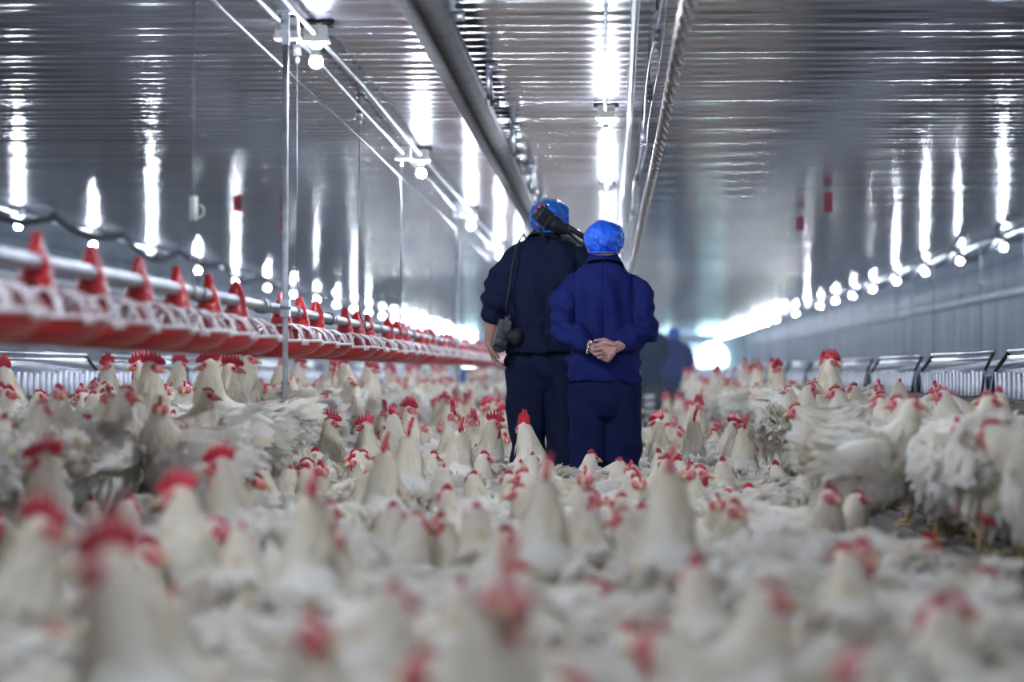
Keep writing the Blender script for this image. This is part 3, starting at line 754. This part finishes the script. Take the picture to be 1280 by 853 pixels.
for key,l in keys.items():
    l.sort(key=lambda a:a[0])
    for i,(px,o,kd) in enumerate(l):
        lab=key if len(l)==1 else key+', '+(ordn(i)+' from left')
        w_=lab.split()
        if len(w_)>16: lab=lab.replace(', head up',' upright').replace('facing the camera to the','facing front') if len(l)>1 else lab
        tag(o,lab,'rooster' if kd=='rooster' else 'hen','flock of white chickens')
# the countless rest of the flock as one object
lods=[[(bird(k,p,500+3*i,1)) for i,(k,p) in enumerate((('hen','up'),('hen','side'),('hen','mid'),('hen','side2'),('rooster','up'),('rooster','side')))],
      [(bird(k,p,600+3*i,2)) for i,(k,p) in enumerate((('hen','up'),('hen','mid'),('rooster','up')))]]
def flat(B,skip=()):
    mats=[FEATHER,FACE,COMB,BEAK,EYE,LEG]; V=[];Fq=[];Mi=[];Cc=[]
    for nme,m_,ms in B['parts']:
        if nme in skip: continue
        o=len(V); V+=m_.v; Cc+=(m_.c if nme in('body','tail','wing') else [(1,1,1)]*len(m_.v)); mi=mats.index(ms[0])
        for f in m_.f: Fq.append([a+o for a in f]); Mi.append(mi)
    V=np.array(V); Cc=np.array(Cc); ln=np.array([len(f) for f in Fq]); idx=np.array([a for f in Fq for a in f]); return V,Cc,ln,idx,np.array(Mi)
fl=[[flat(B) for B in lods[0]],[flat(B,('eye','leg','beak')) for B in lods[1]]]
ymax=max(p[1] for p in placed)
far=[]
def try_far(Y,dens,cell):
    x0,x1=frustum(Y,30); x0=max(x0,NL+.5); x1=min(x1,NR-.5)
    nn=int((x1-x0)*cell*dens)
    for _ in range(nn):
        x=random.uniform(x0,x1); y=Y+random.uniform(0,cell); g=ground_of(x)
        if g is None or not clear(x,y): continue
        vi=random.choices([0,1,2,3,4,5],[4,2,3,2,1.6,1])[0]; th=random.uniform(0,6.28)
        if y<40:
            if not fits(x,y,th,1,g,.9): continue
            placed.append((x,y,th,1,g))
        far.append((x,y,th,g,vi))
Y=ymax-2.2
while Y<100:
    c=.3 if Y<40 else 1.0
    try_far(Y,(26 if Y<30 else 14) if Y<40 else 3.2,c); Y+=c
print('far birds',len(far))
VV=[];CC=[];LN=[];IX=[];MI=[];off=0
for x,y,th,g,vi in far:
    s=random.uniform(.94,1.06)
    src=fl[0][vi] if y<26 else fl[1][[0,0,1,1,2,2][vi]]
    V,C,ln,idx,mi=src; c,s_=math.cos(th)*s,math.sin(th)*s
    VV.append(np.stack([V[:,0]*c-V[:,1]*s_+x,V[:,0]*s_+V[:,1]*c+y,V[:,2]*s+g],1)); CC.append(C); LN.append(ln); IX.append(idx+off); MI.append(mi); off+=len(V)
VV=np.concatenate(VV);CC=np.concatenate(CC);LN=np.concatenate(LN);IX=np.concatenate(IX);MI=np.concatenate(MI)
me=bpy.data.meshes.new('chicken_flock'); me.vertices.add(len(VV)); me.vertices.foreach_set('co',VV.ravel())
me.loops.add(len(IX)); me.loops.foreach_set('vertex_index',IX.astype(np.int32)); me.polygons.add(len(LN))
me.polygons.foreach_set('loop_start',np.concatenate([[0],np.cumsum(LN)[:-1]]).astype(np.int32)); me.polygons.foreach_set('loop_total',LN.astype(np.int32))
for m in (FEATHER,FACE,COMB,BEAK,EYE,LEG): me.materials.append(m)
me.polygons.foreach_set('material_index',MI.astype(np.int32)); me.polygons.foreach_set('use_smooth',np.ones(len(LN),bool))
a=me.color_attributes.new('tint','FLOAT_COLOR','POINT'); a.data.foreach_set('color',np.concatenate([CC,np.ones((len(CC),1))],1).ravel().astype(np.float32))
me.update(calc_edges=True)
tag(link('distant_flock',me),'rest of the white flock stretching away down the house','chickens',kind='stuff')
print('flock faces',len(LN))
# straw on the bare strip
mb=MB(); 
for _ in range(2600):
    x=random.uniform(.3,1.0) if random.random()<.7 else random.uniform(-1.6,1.0); y=random.uniform(5,13); a=random.uniform(0,3.14); L=random.uniform(.015,.06)
    z=random.uniform(.008,.022); d=Vector((math.cos(a),math.sin(a),random.uniform(-.2,.2)))*L/2; mb.tube([Vector((x,y,z))-d,Vector((x,y,z))+d],[.0018,.0018],n=3)
tag(mb.obj('litter_straw',STRAW),'scattered straw on the dark litter beside the right slats','straw',kind='stuff')

# ------------------------------------------------------------------ people
def hand(mb,wrist,d,nrm,side,curl,thumb=.6,s=1.0,spread=.0):
    """d: finger direction, nrm: direction the palm faces, side: +1 thumb on d x nrm side"""
    W=Vector(wrist); d=Vector(d).normalized(); nrm=Vector(nrm); nrm=(nrm-d*nrm.dot(d)).normalized(); lat=d.cross(nrm)*side
    mb.tube([W-d*.01,W+d*.03*s,W+d*.06*s,W+d*.088*s],[(.025*s,.019*s),(.035*s,.017*s),(.040*s,.015*s),(.038*s,.012*s)],n=12,rnd=2,up=nrm)
    for k,(off,L) in enumerate(((.030,.072),(.010,.080),(-.011,.074),(-.030,.058))):
        p=W+d*.084*s+lat*off*s; dirn=(d+lat*spread*(1.5-k)).normalized(); pts=[p-dirn*.015,p]; c=curl[k] if isinstance(curl,(list,tuple)) else curl
        ang=0
        for seg,fr in enumerate((.42,.32,.26)):
            ang+=c*(1,1.2,.8)[seg]; v=(dirn*math.cos(ang)+nrm*math.sin(ang)).normalized(); pts.append(pts[-1]+v*L*fr*s)
        mb.tube(pts,[.0086*s,.0088*s,.0082*s,.0075*s,.0064*s],n=8,rnd=2)
    t0=W+d*.020*s+lat*.026*s; v1=(d*.75+lat*.65+nrm*thumb*.5).normalized(); v2=(d*.95+lat*.15+nrm*thumb).normalized()
    mb.tube([t0-v1*.01,t0+v1*.038*s,t0+v1*.038*s+v2*.028*s,t0+v1*.038*s+v2*.05*s],[.0145*s,.012*s,.0105*s,.0085*s],n=8,rnd=2)
def meshify(name,mb,voxel,mats,parent=None,disp=None,smooth=3,factor=.5,decimate=None):
    me,co,no=remesh(mb,voxel,smooth,factor,decimate)
    if disp is not None:
        co=co+disp(co,no); me.vertices.foreach_set('co',co.ravel())
    me.materials.clear(); me.materials.append(mats); me.polygons.foreach_set('use_smooth',[True]*len(me.polygons)); me.polygons.foreach_set('material_index',[0]*len(me.polygons)); me.update()
    return link(name,me,parent)
def person(loc,H,arms,hands,torso,legs,mats,cap,label,sleeve_end=(.85,.85),voxel=.006,wr=.012,headturn=0,sleeve_r=((.072,.064,.055),)*2,cap_r=(.1,.112,.088),cap_c=-.085,shoes=True,trouser_r=(.112,.092,.085),rz=0,collar=True,seams=True,cmat=None):
    """arms: for each side (shoulder, elbow, wrist) ; faces +y"""
    top,trou,skin,capm=mats
    body=MB(); hc=Vector((torso['hx'],torso['hy'],H-.125))
    Rh=Matrix.Rotation(R(headturn),3,'Z')
    body.ell(hc,(.073,.090,.115),n=20,m=14,M=Rh)
    def hp(*a): return hc+Rh@Vector(a)
    body.tube([hp(0,.03,-.05),hp(0,.055,-.085)],[.052,.034],n=12,rnd=2)                       # jaw, chin
    body.tube([hp(0,.088,.012),hp(0,.104,-.018),hp(0,.106,-.030)],[.009,.013,.014],n=8,rnd=2)     # nose
    body.tube([hp(-.045,.078,.026),hp(0,.090,.028),hp(.045,.078,.026)],[.010]*3,n=8,rnd=1)        # brow
    body.tube([hp(-.02,.088,-.062),hp(0,.096,-.062),hp(.02,.088,-.062)],[.009]*3,n=8,rnd=1)       # mouth
    for s in (-1,1): body.tube([hp(s*.078,-.005,.02),hp(s*.082,-.012,-.005),hp(s*.077,-.002,-.03)],[(.006,.016),(.007,.018),(.006,.011)],n=8,rnd=2,up=(0,1,0))
    zs=torso['rings']; sh=torso['sh']
    body.tube([(0,0,sh-.06),(torso['hx']*.5,torso['hy']*.4,sh+.03),hc+Vector((0,-.02,-.06))],[.058,.055,.054],n=14,rnd=2)
    R_=[(z,a*.78,b*.76,c) for z,a,b,c in zs if z<sh-.07]; R_[0]=(R_[0][0],R_[0][1]*.7,R_[0][2]*.7,0)
    body.tube([(0,c,z) for z,a,b,c in R_],[(a,b) for z,a,b,c in R_],n=20,up=(0,1,0),rnd=2)
    for i,(S_,E,W) in enumerate(arms):
        S_,E,W=map(Vector,(S_,E,W)); S_=S_+Vector((-S_.x*.08,0,-.03)); body.tube([S_,S_.lerp(E,.5),E],[.048,.046,.042],n=12,rnd=2)
        body.tube([E,E.lerp(W,.35),W],[.043,.043,.0265],n=12,rnd=2)
        hand(body,W,*hands[i])
    for hip,knee,ank in legs:
        hip,knee,ank=map(Vector,(hip,knee,ank)); body.tube([hip,hip.lerp(knee,.5),knee],[.070,.068,.054],n=12,rnd=2)
        body.tube([knee,knee.lerp(ank,.35),ank],[.056,.056,.036],n=12,rnd=2)
        body.tube([ank,ank+Vector((0,.04,-.045)),ank+Vector((0,.15,-.055))],[(.036,.034),(.038,.028),(.04,.018)],n=10,rnd=2)
    P0=meshify('person',body,voxel*.62,skin,None,None,2,.4)
    P0.location=loc; P0.rotation_euler=(0,0,rz); tag(P0,label,'person')
    # face details
    for s in (-1,1):
        e=MB(); e.ell(hp(s*.030,.083,.006),(.013,.007,.008),n=10,m=7); eo=e.obj('eye',WHITEEYE,P0)
        e=MB(); e.ell(hp(s*.030,.0885,.006),(.006,.003,.006),n=8,m=6); e.obj('iris',EYE,eo)
    e=MB(); e.tube([hp(-.022,.096,-.064),hp(0,.1035,-.063),hp(.022,.096,-.064)],[.005]*3,n=6,rnd=1); e.obj('lips',LIP,P0)
    e=MB(); e.ell(hp(0,-.016,.012),(.077,.083,.078),n=18,m=12); e.obj('hair',HAIR,P0)
    # tunic with sleeves
    t=MB(); t.tube([(0,c,z) for z,a,b,c in zs],[(a,b) for z,a,b,c in zs],n=28,up=(0,1,0),power=2.35)
    for i,(S_,E,W) in enumerate(arms):
        S_,E,W=map(Vector,(S_,E,W)); f=sleeve_end[i]; r0,r1,r2_=sleeve_r[i]
        sx=1 if S_.x>0 else -1; pts=[S_+Vector((-S_.x*.55,0,.012)),S_+Vector((-S_.x*.22,0,.004)),S_+Vector((0,0,-.028)),S_.lerp(E,.28)+Vector((sx*.006,0,0)),S_.lerp(E,.58)]; rr=[r0*.72,r0*.82,r0*.95,r0*1.0,(r0+r1)/2+.006]
        if f<0: pts+= [S_.lerp(E,-f)]; rr+=[r2_]
        else: pts+= [E,E.lerp(W,f*.5),E.lerp(W,f)]; rr+=[r1,(r1+r2_)/2+.004,r2_]
        t.tube(pts,rr,n=16,rnd=3 if f>=0 else 1)
    def dz(co,no):
        n1=snoise(co,16,int(H*1000),(1.1,1,.45))*wr*.8+snoise(co+np.outer(co[:,2],[.35,0,0]),48,int(H*1000)+1,(1,1,.42))*wr*.62+snoise(co-np.outer(co[:,2],[.4,0,0]),85,int(H*1000)+3,(1,1,.5))*wr*.30
        out=no*n1[:,None]
        d=np.zeros(len(co))
        ax=np.abs(co[:,0]); z=co[:,2]; back=co[:,1]<0
        # draped folds running down from the shoulder blades and gathered sleeves
        d+=np.where(back&(ax<.17),.006*np.sin(co[:,0]*70+z*9)*np.clip((sh-.05-z)/.25,0,1)*np.clip((z-.85)/.3,0,1),0)
        d+=np.where(ax>.17,.007*np.sin(z*75+co[:,0]*40),0)*np.clip((sh-z-.12)/.1,0,1)
        if seams: d-=np.where(back&(ax<.005)&(z>1.05),.004,0)+np.where(back&(np.abs(ax-torso['seam'])<.006)&(z>1.12)&(z<sh-.04),.006,0)
        return out+no*d[:,None]
    meshify('tunic',t,voxel,top,P0,dz,9,.6)
    if collar:
        cmb=MB(); n=Vector((torso['hx'],torso['hy'],0)); 
        cmb.tube([(0,-.005,sh-.005),(n.x*.5,n.y*.5,sh+.03),(n.x*.8,n.y*.7-.01,sh+.058)],[(.094,.088),(.080,.074),(.069,.070)],n=24,caps=False,up=(0,1,0))
        cmb.tube([(n.x*.8,n.y*.7-.01,sh+.058),(n.x*.5,n.y*.5,sh+.03),(0,-.005,sh-.01)],[(.069,.070),(.084,.08),(.104,.098)],n=24,caps=False,up=(0,1,0))
        cmb.obj('collar',cmat or top,P0)
    # trousers
    q=MB(); hz=legs[0][0][2]
    q.tube([(0,0,hz-.06),(0,0,hz+.02),(0,0,hz+.12)],[(.16,.115),(.168,.12),(.15,.11)],n=24,rnd=2,up=(0,1,0))
    for hip,knee,ank in legs:
        hip,knee,ank=map(Vector,(hip,knee,ank)); a,b,c=trouser_r
        q.tube([hip+Vector((0,0,.02)),hip.lerp(knee,.5),knee,knee.lerp(ank,.5),ank+Vector((0,0,.01))],[a,(a+b)/2,b,(b+c)/2,c],n=18,rnd=1)
    def dq(co,no):
        z=co[:,2]; k=1+1.2*np.exp(-((z-.5)/.14)**2)+1.2*np.exp(-((z-.15)/.12)**2)
        return no*((snoise(co,17,int(H*900),(1.3,1.3,.55))*wr*.5*k+snoise(co+np.outer(co[:,2],[.4,0,0]),50,int(H*900)+1,(1,1,.4))*wr*.5)+.0015*k*np.sin(z*45+co[:,0]*25))[:,None]
    meshify('trousers',q,voxel*1.25,trou,P0,dq,2,.5)
    for hip,knee,ank in legs:
        b=MB(); A=Vector(ank); b.tube([A+Vector((0,-.005,.16)),A+Vector((0,-.005,.05)),A+Vector((0,.0,-.02))],[.058,.050,.050],n=14)
        b.tube([A+Vector((0,-.03,-.045)),A+Vector((0,.06,-.045)),A+Vector((0,.17,-.055))],[(.045,.04),(.05,.036),(.046,.024)],n=14,rnd=2,up=(0,0,1)); 
        b.box(A+Vector((0,.06,-.08)),(.095,.30,.022)); b.obj('boot',BLACKR,P0)
    # bouffant cap
    c=MB(); c.ell(hc+Vector((0,-.014,cap_c+.125)),cap_r,n=26,m=18); 
    def dc(co,no):
        p=co-np.array(hc); a=np.arctan2(p[:,1],p[:,0]); low=np.clip((.03-p[:,2])/.06,0,1)
        return no*(np.maximum(-.0015,snoise(co,70,int(H*700),(1,1,1))*.0060+snoise(co,150,int(H*700)+2)*.0030)+.001+.0035*np.sin(a*22+3*np.sin(p[:,2]*60))*low)[:,None]
    meshify('hair_net',c,.0045,capm,P0,dc,1,.5)
    b=MB(); zc_=hc.z+cap_c+.125-cap_r[2]*.80
    b.tube([(hc.x+cap_r[0]*.76*math.cos(t_),hc.y-.014+cap_r[1]*.80*math.sin(t_),zc_) for t_ in np.linspace(0,2*math.pi,29)],[.005]*29,n=6,caps=False); b.obj('elastic_band',capm,P0)
    return P0
# shorter person in front on the right, hands clasped behind the back
B_t=dict(hx=0,hy=.02,sh=1.435,seam=.150,rings=[(.835,.178,.125,0),(.86,.178,.128,0),(.95,.176,.128,0),(1.06,.172,.122,0),(1.20,.182,.124,0),(1.29,.188,.120,-.003),(1.35,.180,.108,0),(1.39,.155,.095,0),(1.425,.115,.082,0),(1.45,.075,.068,0),(1.465,.05,.055,0)])
PB=person((BX,BY,0),1.655,
   [((-.172,0,1.335),(-.205,-.06,1.105),(-.055,-.185,1.008)),((.178,0,1.338),(.208,-.06,1.105),(.062,-.180,1.012))],
   [((.88,-.12,-.38),(.0,-1,.1),-1,[.55,.6,.65,.7],.2,1.0),((-.9,.0,-.22),(-.1,-1,.0),1,[.8,.9,.9,.9],.3,1.0)],
   B_t,[((-.085,0,.80),(-.088,.02,.46),(-.09,.0,.09)),((.095,0,.80),(.092,.03,.46),(.09,.06,.09))],
   (NAVY_B,NAVY_BT,SKIN_B,CAP_B),None,'person in royal blue tunic and bright blue hair net, hands clasped behind back',sleeve_end=(.70,.70),
   sleeve_r=((.074,.064,.052),(.074,.064,.052)),cap_r=(.100,.115,.092),cap_c=-.086,rz=0,trouser_r=(.105,.088,.084))
b=MB()
for k in range(14):
    a=2*math.pi*k/14; d=Vector((.88,-.2,-.42)).normalized(); u=d.cross(Vector((0,0,1))).normalized(); v=u.cross(d); c=Vector((-.070,-.178,1.013))
    b.ell(c+u*.031*math.cos(a)+v*.031*math.sin(a),(.007,.006,.008),n=8,m=6)
b.obj('bracelet',CHROME,PB)
# taller man on the left
A_t=dict(hx=.02,hy=.02,sh=1.585,seam=.165,rings=[(.99,.208,.138,0),(1.02,.208,.140,0),(1.12,.205,.137,0),(1.25,.205,.135,0),(1.38,.212,.135,-.003),(1.46,.205,.125,-.005),(1.51,.185,.110,0),(1.55,.150,.096,0),(1.58,.110,.082,0),(1.60,.075,.068,0),(1.615,.05,.055,0)])
PA=person((AX,AY,0),1.795,
   [((-.185,0,1.485),(-.262,-.03,1.22),(-.298,-.02,1.045)),((.19,0,1.485),(.33,.10,1.24),(.285,.19,1.455))],
   [((.30,-.05,-.95),(.9,-.1,.2),1,[.25,.3,.3,.35],.5,1.05),((-.15,.35,.6),(-.6,.5,-.3),1,[.7,.8,.8,.8],.5,1.05)],
   A_t,[((-.10,0,.93),(-.105,.03,.52),(-.10,.02,.09)),((.10,0,.93),(.11,-.02,.52),(.10,-.1,.09))],
   (NAVY_A,NAVY_A,SKIN_A,CAP_A),None,'tall person in dark navy with short sleeves, carrying tripod on shoulder and camera',sleeve_end=(-.93,.1),
   sleeve_r=((.085,.085,.088),(.085,.078,.085)),cap_r=(.107,.118,.096),cap_c=-.090,cmat=COLLARM,trouser_r=(.118,.098,.09),wr=.013)
def apos(px,py,dy=0): return Vector(((px-VX)/F*(AY+dy),AY+dy,CH+(VY-py)/F*(AY+dy)))
# camera hanging at his hip
c0=apos(630,417,-.12); root=empty('camera',c0,R(12)); tag(root,'black camera hanging on a strap beside the taller man','camera'); root.rotation_euler=(0,R(14),R(12))
b=MB(); b.box((-.008,0,-.005),(.075,.075,.150)); b.box((-.008,0,-.05),(.070,.085,.05)); b.tube([(-.008,-.03,-.07),(-.008,.03,-.07)],[.036,.036],n=14); o=b.obj('camera_body',BLACK,root)
m=o.modifiers.new('b','BEVEL'); m.width=.006; m.segments=2
b=MB(); b.tube([(.02,0,.0),(.045,0,.0),(.050,0,0),(.085,0,0),(.088,0,0)],[.042,.042,.047,.047,.040],n=24); o=b.obj('lens',BLACKR,root); b=MB(); b.tube([(.086,0,0),(.090,0,0)],[.034,.030],n=20); b.obj('front_glass',EYE,o)
b=MB(); b.box((-.008,-.040,.040),(.052,.012,.058)); b.box((-.008,-.048,.026),(.044,.010,.006)); b.box((-.008,-.048,.046),(.044,.010,.006)); b.box((-.030,-.048,.036),(.006,.010,.05)); b.obj('grip_frame',GREYP,root,auto=30)
b=MB(); b.box((-.006,-.046,-.022),(.035,.004,.006)); b.tube([(.012,-.048,-.055),(.012,-.056,-.055)],[.007,.007],n=10); b.obj('button',GREYP,root)
b=MB(); b.ell((.0,0,.088),(.018,.016,.018),n=12,m=8); b.box((0,0,.074),(.03,.03,.012)); b.obj('hot_shoe_cap',GREYP,root)
b=MB(); s0=Vector((.0,.0,.08))
inv=(Matrix.Translation(c0)@root.rotation_euler.to_matrix().to_4x4()).inverted()
pts=[s0]+[inv@apos(px,py,dy) for px,py,dy in ((632,385,-.18),(636,365,-.175),(640,335,-.165),(645,312,-.135),(650,299,-.09),(655,293,-.02),(658,300,.07),(650,330,.16),(640,380,.17),(632,405,.02))]
b.tube(pts,[(.006,.002)]*len(pts),n=6,up=(0,1,0)); b.obj('strap',BLACKR,root)
# tripod over his right shoulder
S0=Vector((AX-.02,AY-.20,1.712)); DT=Vector((.30,.40,-.195)).normalized()
root=empty('tripod',S0); tag(root,"black folded tripod with red trim resting on the taller man's shoulder",'tripod')
ax=DT; us=Vector((.45,-.1,.70)); us=(us-ax*us.dot(ax)).normalized(); vs_=ax.cross(us)
Mt=Matrix((ax,us,vs_)).transposed()
b=MB(); b.box(Mt@Vector((.02,0,0)),(.088,.090,.045),Mt); b.box(Mt@Vector((.065,-.008,0)),(.04,.066,.05),Mt); b.tube([Mt@Vector((.0,.045,.0)),Mt@Vector((.0,.062,.0))],[.010,.010],n=10); o=b.obj('head_plate',BLACK,root); m=o.modifiers.new('b','BEVEL'); m.width=.005; m.segments=2
b=MB(); b.box(Mt@Vector((.02,0,-.024)),(.004,.091,.003),Mt); b.box(Mt@Vector((.045,0,-.024)),(.004,.091,.003),Mt); b.obj('groove',GREYP,root)
for a,c_ in ((-.024,.030),(-.024,-.004),(.045,-.052)):
    b=MB(); b.ell(Mt@Vector((a,c_,-.016)),(.008,.008,.008),n=10,m=7); b.box(Mt@Vector((a,c_,-.016)),(.008,.020,.014),Mt); b.obj('red_knob',REDP,root)
b=MB(); b.tube([Mt@Vector((.08,0,0)),Mt@Vector((.12,0,0)),Mt@Vector((.16,0,0)),Mt@Vector((.22,0,0))],[.030,.038,.036,.032],n=18); b.obj('pan_head',BLACKR,root)
b=MB(); b.tube([Mt@Vector((.06,-.065,0)),Mt@Vector((.14,-.105,.0)),Mt@Vector((.40,-.145,.01))],[.010,.009,.008],n=8,rnd=1); b.tube([Mt@Vector((.34,-.138,.008)),Mt@Vector((.46,-.155,.01))],[.014,.014],n=10,rnd=2); b.obj('pan_handle',BLACKR,root)
for k in range(3):
    a=2*math.pi*k/3+.4; o1=Vector((0,math.cos(a)*.035,math.sin(a)*.035)); b=MB()
    b.tube([Mt@(Vector((.20,0,0))+o1*.8),Mt@(Vector((.44,0,0))+o1*1.2)],[.017,.016],n=10); b.tube([Mt@(Vector((.44,0,0))+o1*1.2),Mt@(Vector((.58,0,0))+o1*1.1)],[.013,.012],n=10); b.tube([Mt@(Vector((.42,0,0))+o1*1.2),Mt@(Vector((.455,0,0))+o1*1.2)],[.020,.020],n=10); lg=b.obj('leg',BLACK,root)
    b=MB(); b.tube([Mt@(Vector((.58,0,0))+o1*1.1),Mt@(Vector((.61,0,0))+o1*1.1)],[.016,.012],n=10); b.obj('rubber_foot',BLACKR,lg)
# two people further on
C_t=dict(hx=0,hy=.02,sh=1.47,seam=.2,rings=[(.90,.185,.125,0),(1.0,.185,.13,0),(1.2,.19,.125,0),(1.35,.20,.12,0),(1.43,.18,.10,0),(1.47,.10,.08,0),(1.49,.06,.06,0)])
YC,YD=35.0,41.0
PC=person(((812-VX)/F*YC,YC,0),1.70,[((-.19,0,1.40),(-.25,0,1.14),(-.22,.05,.92)),((.19,0,1.40),(.20,-.02,1.12),(.04,-.05,.90))] ,
   [((0,.05,-1),(1,0,0),1,.3,.3,1.),((-.1,0,-1),(-1,0,0),-1,.9,.3,1.)],C_t,[((-.09,0,.82),(-.09,.02,.46),(-.09,0,.09)),((.09,0,.82),(.09,.02,.46),(.09,.05,.09))],
   (NAVY_A,NAVY_A,SKIN_A,CAP_A),None,'far-off person in dark navy, mostly hidden behind the royal blue tunic, carrying a round bag',voxel=.012,seams=False)
D_t=dict(C_t); D_t['rings']=[(.80,.23,.15,0),(1.0,.235,.155,0),(1.2,.235,.15,0),(1.33,.225,.14,0),(1.40,.18,.11,0),(1.44,.10,.08,0),(1.46,.06,.06,0)]; D_t['sh']=1.43
PD=person(((842-VX)/F*YD,YD,0),1.645,[((-.22,0,1.34),(-.28,0,1.08),(-.24,.08,.86)),((.22,0,1.34),(.285,0,1.08),(.26,.02,.80))],
   [((0,.05,-1),(1,0,0),1,.3,.3,1.),((0,0,-1),(-1,0,0),-1,.3,.3,1.)],D_t,[((-.09,0,.78),(-.09,.02,.44),(-.09,0,.09)),((.09,0,.78),(.09,.02,.44),(.09,.05,.09))],
   (NAVY_B,NAVY_BT,SKIN_B,CAP_A),None,'far-off person in navy tunic and blue hair net, beyond the round black bag',voxel=.012,seams=False,cap_r=(.115,.12,.105),cap_c=-.10)
# round black bag
cb=P(817,507,YC-.12); root=empty('round_bag',cb); root.scale=(.9,1,1.18); tag(root,'round black bag with four grey strips, carried beside the royal blue tunic','bag')
rb=.24; M9=Matrix.Rotation(R(90),3,'X')
b=MB(); b.lathe([(.001,.06),(rb*.75,.058),(rb*.93,.05),(rb,.03),(rb,-.03),(rb*.93,-.05),(rb*.75,-.058),(.001,-.06)],n=36,M=M9); b.obj('case',BLACKR,root)
b=MB(); b.tube([(rb*.97*math.cos(t),-.045,rb*.97*math.sin(t)) for t in np.linspace(0,6.283,40)],[.009]*40,n=6,caps=False); b.obj('piping',BLACK,root)
for k in range(4):
    b=MB(); b.box((-.068,-.068,.105-k*.092),(.15,.012,.048),Matrix.Rotation(R(-5),3,'Y')); b.obj('grey_strip',STRIPE,root,auto=30)
b=MB(); b.tube([(-.10,0,rb*.88),(-.075,0,rb+.05),(-.02,0,rb+.075),(.05,0,rb+.045),(.08,0,rb*.92)],[.012]*5,n=8); b.obj('handle',BLACKR,root)
b=MB(); b.tube([(rb*.9,0,-.02),(rb*1.25,.0,-.08),(rb*1.3,0,-.17),(rb*1.1,0,-.25)],[.010]*4,n=8); b.tube([(rb*.8,-.03,-rb*.6),(rb*.55,-.03,-rb*1.05),(rb*.1,-.03,-rb*1.35)],[.009]*3,n=8); b.obj('strap',BLACKR,root)

# ------------------------------------------------------------------ dusty air
if HAZE>0:
    mb=MB(); mb.box(((XL+XR)/2,(14+YE)/2,HC/2),(XR-XL-.3,YE-14-.6,HC-.03))
    hm=bpy.data.materials.new('dusty_air'); hm.use_nodes=True; nt=hm.node_tree; nt.nodes.remove(nt.nodes['Principled BSDF'])
    v=nt.nodes.new('ShaderNodeVolumeScatter'); v.inputs['Density'].default_value=HAZE; v.inputs['Color'].default_value=(.62,.80,1,1); v.inputs['Anisotropy'].default_value=.3
    nt.links.new(v.outputs[0],nt.nodes['Material Output'].inputs['Volume'])
    tag(mb.obj('dust_haze',hm,smooth=False),'bluish dust haze filling the far part of the house','haze',kind='stuff')
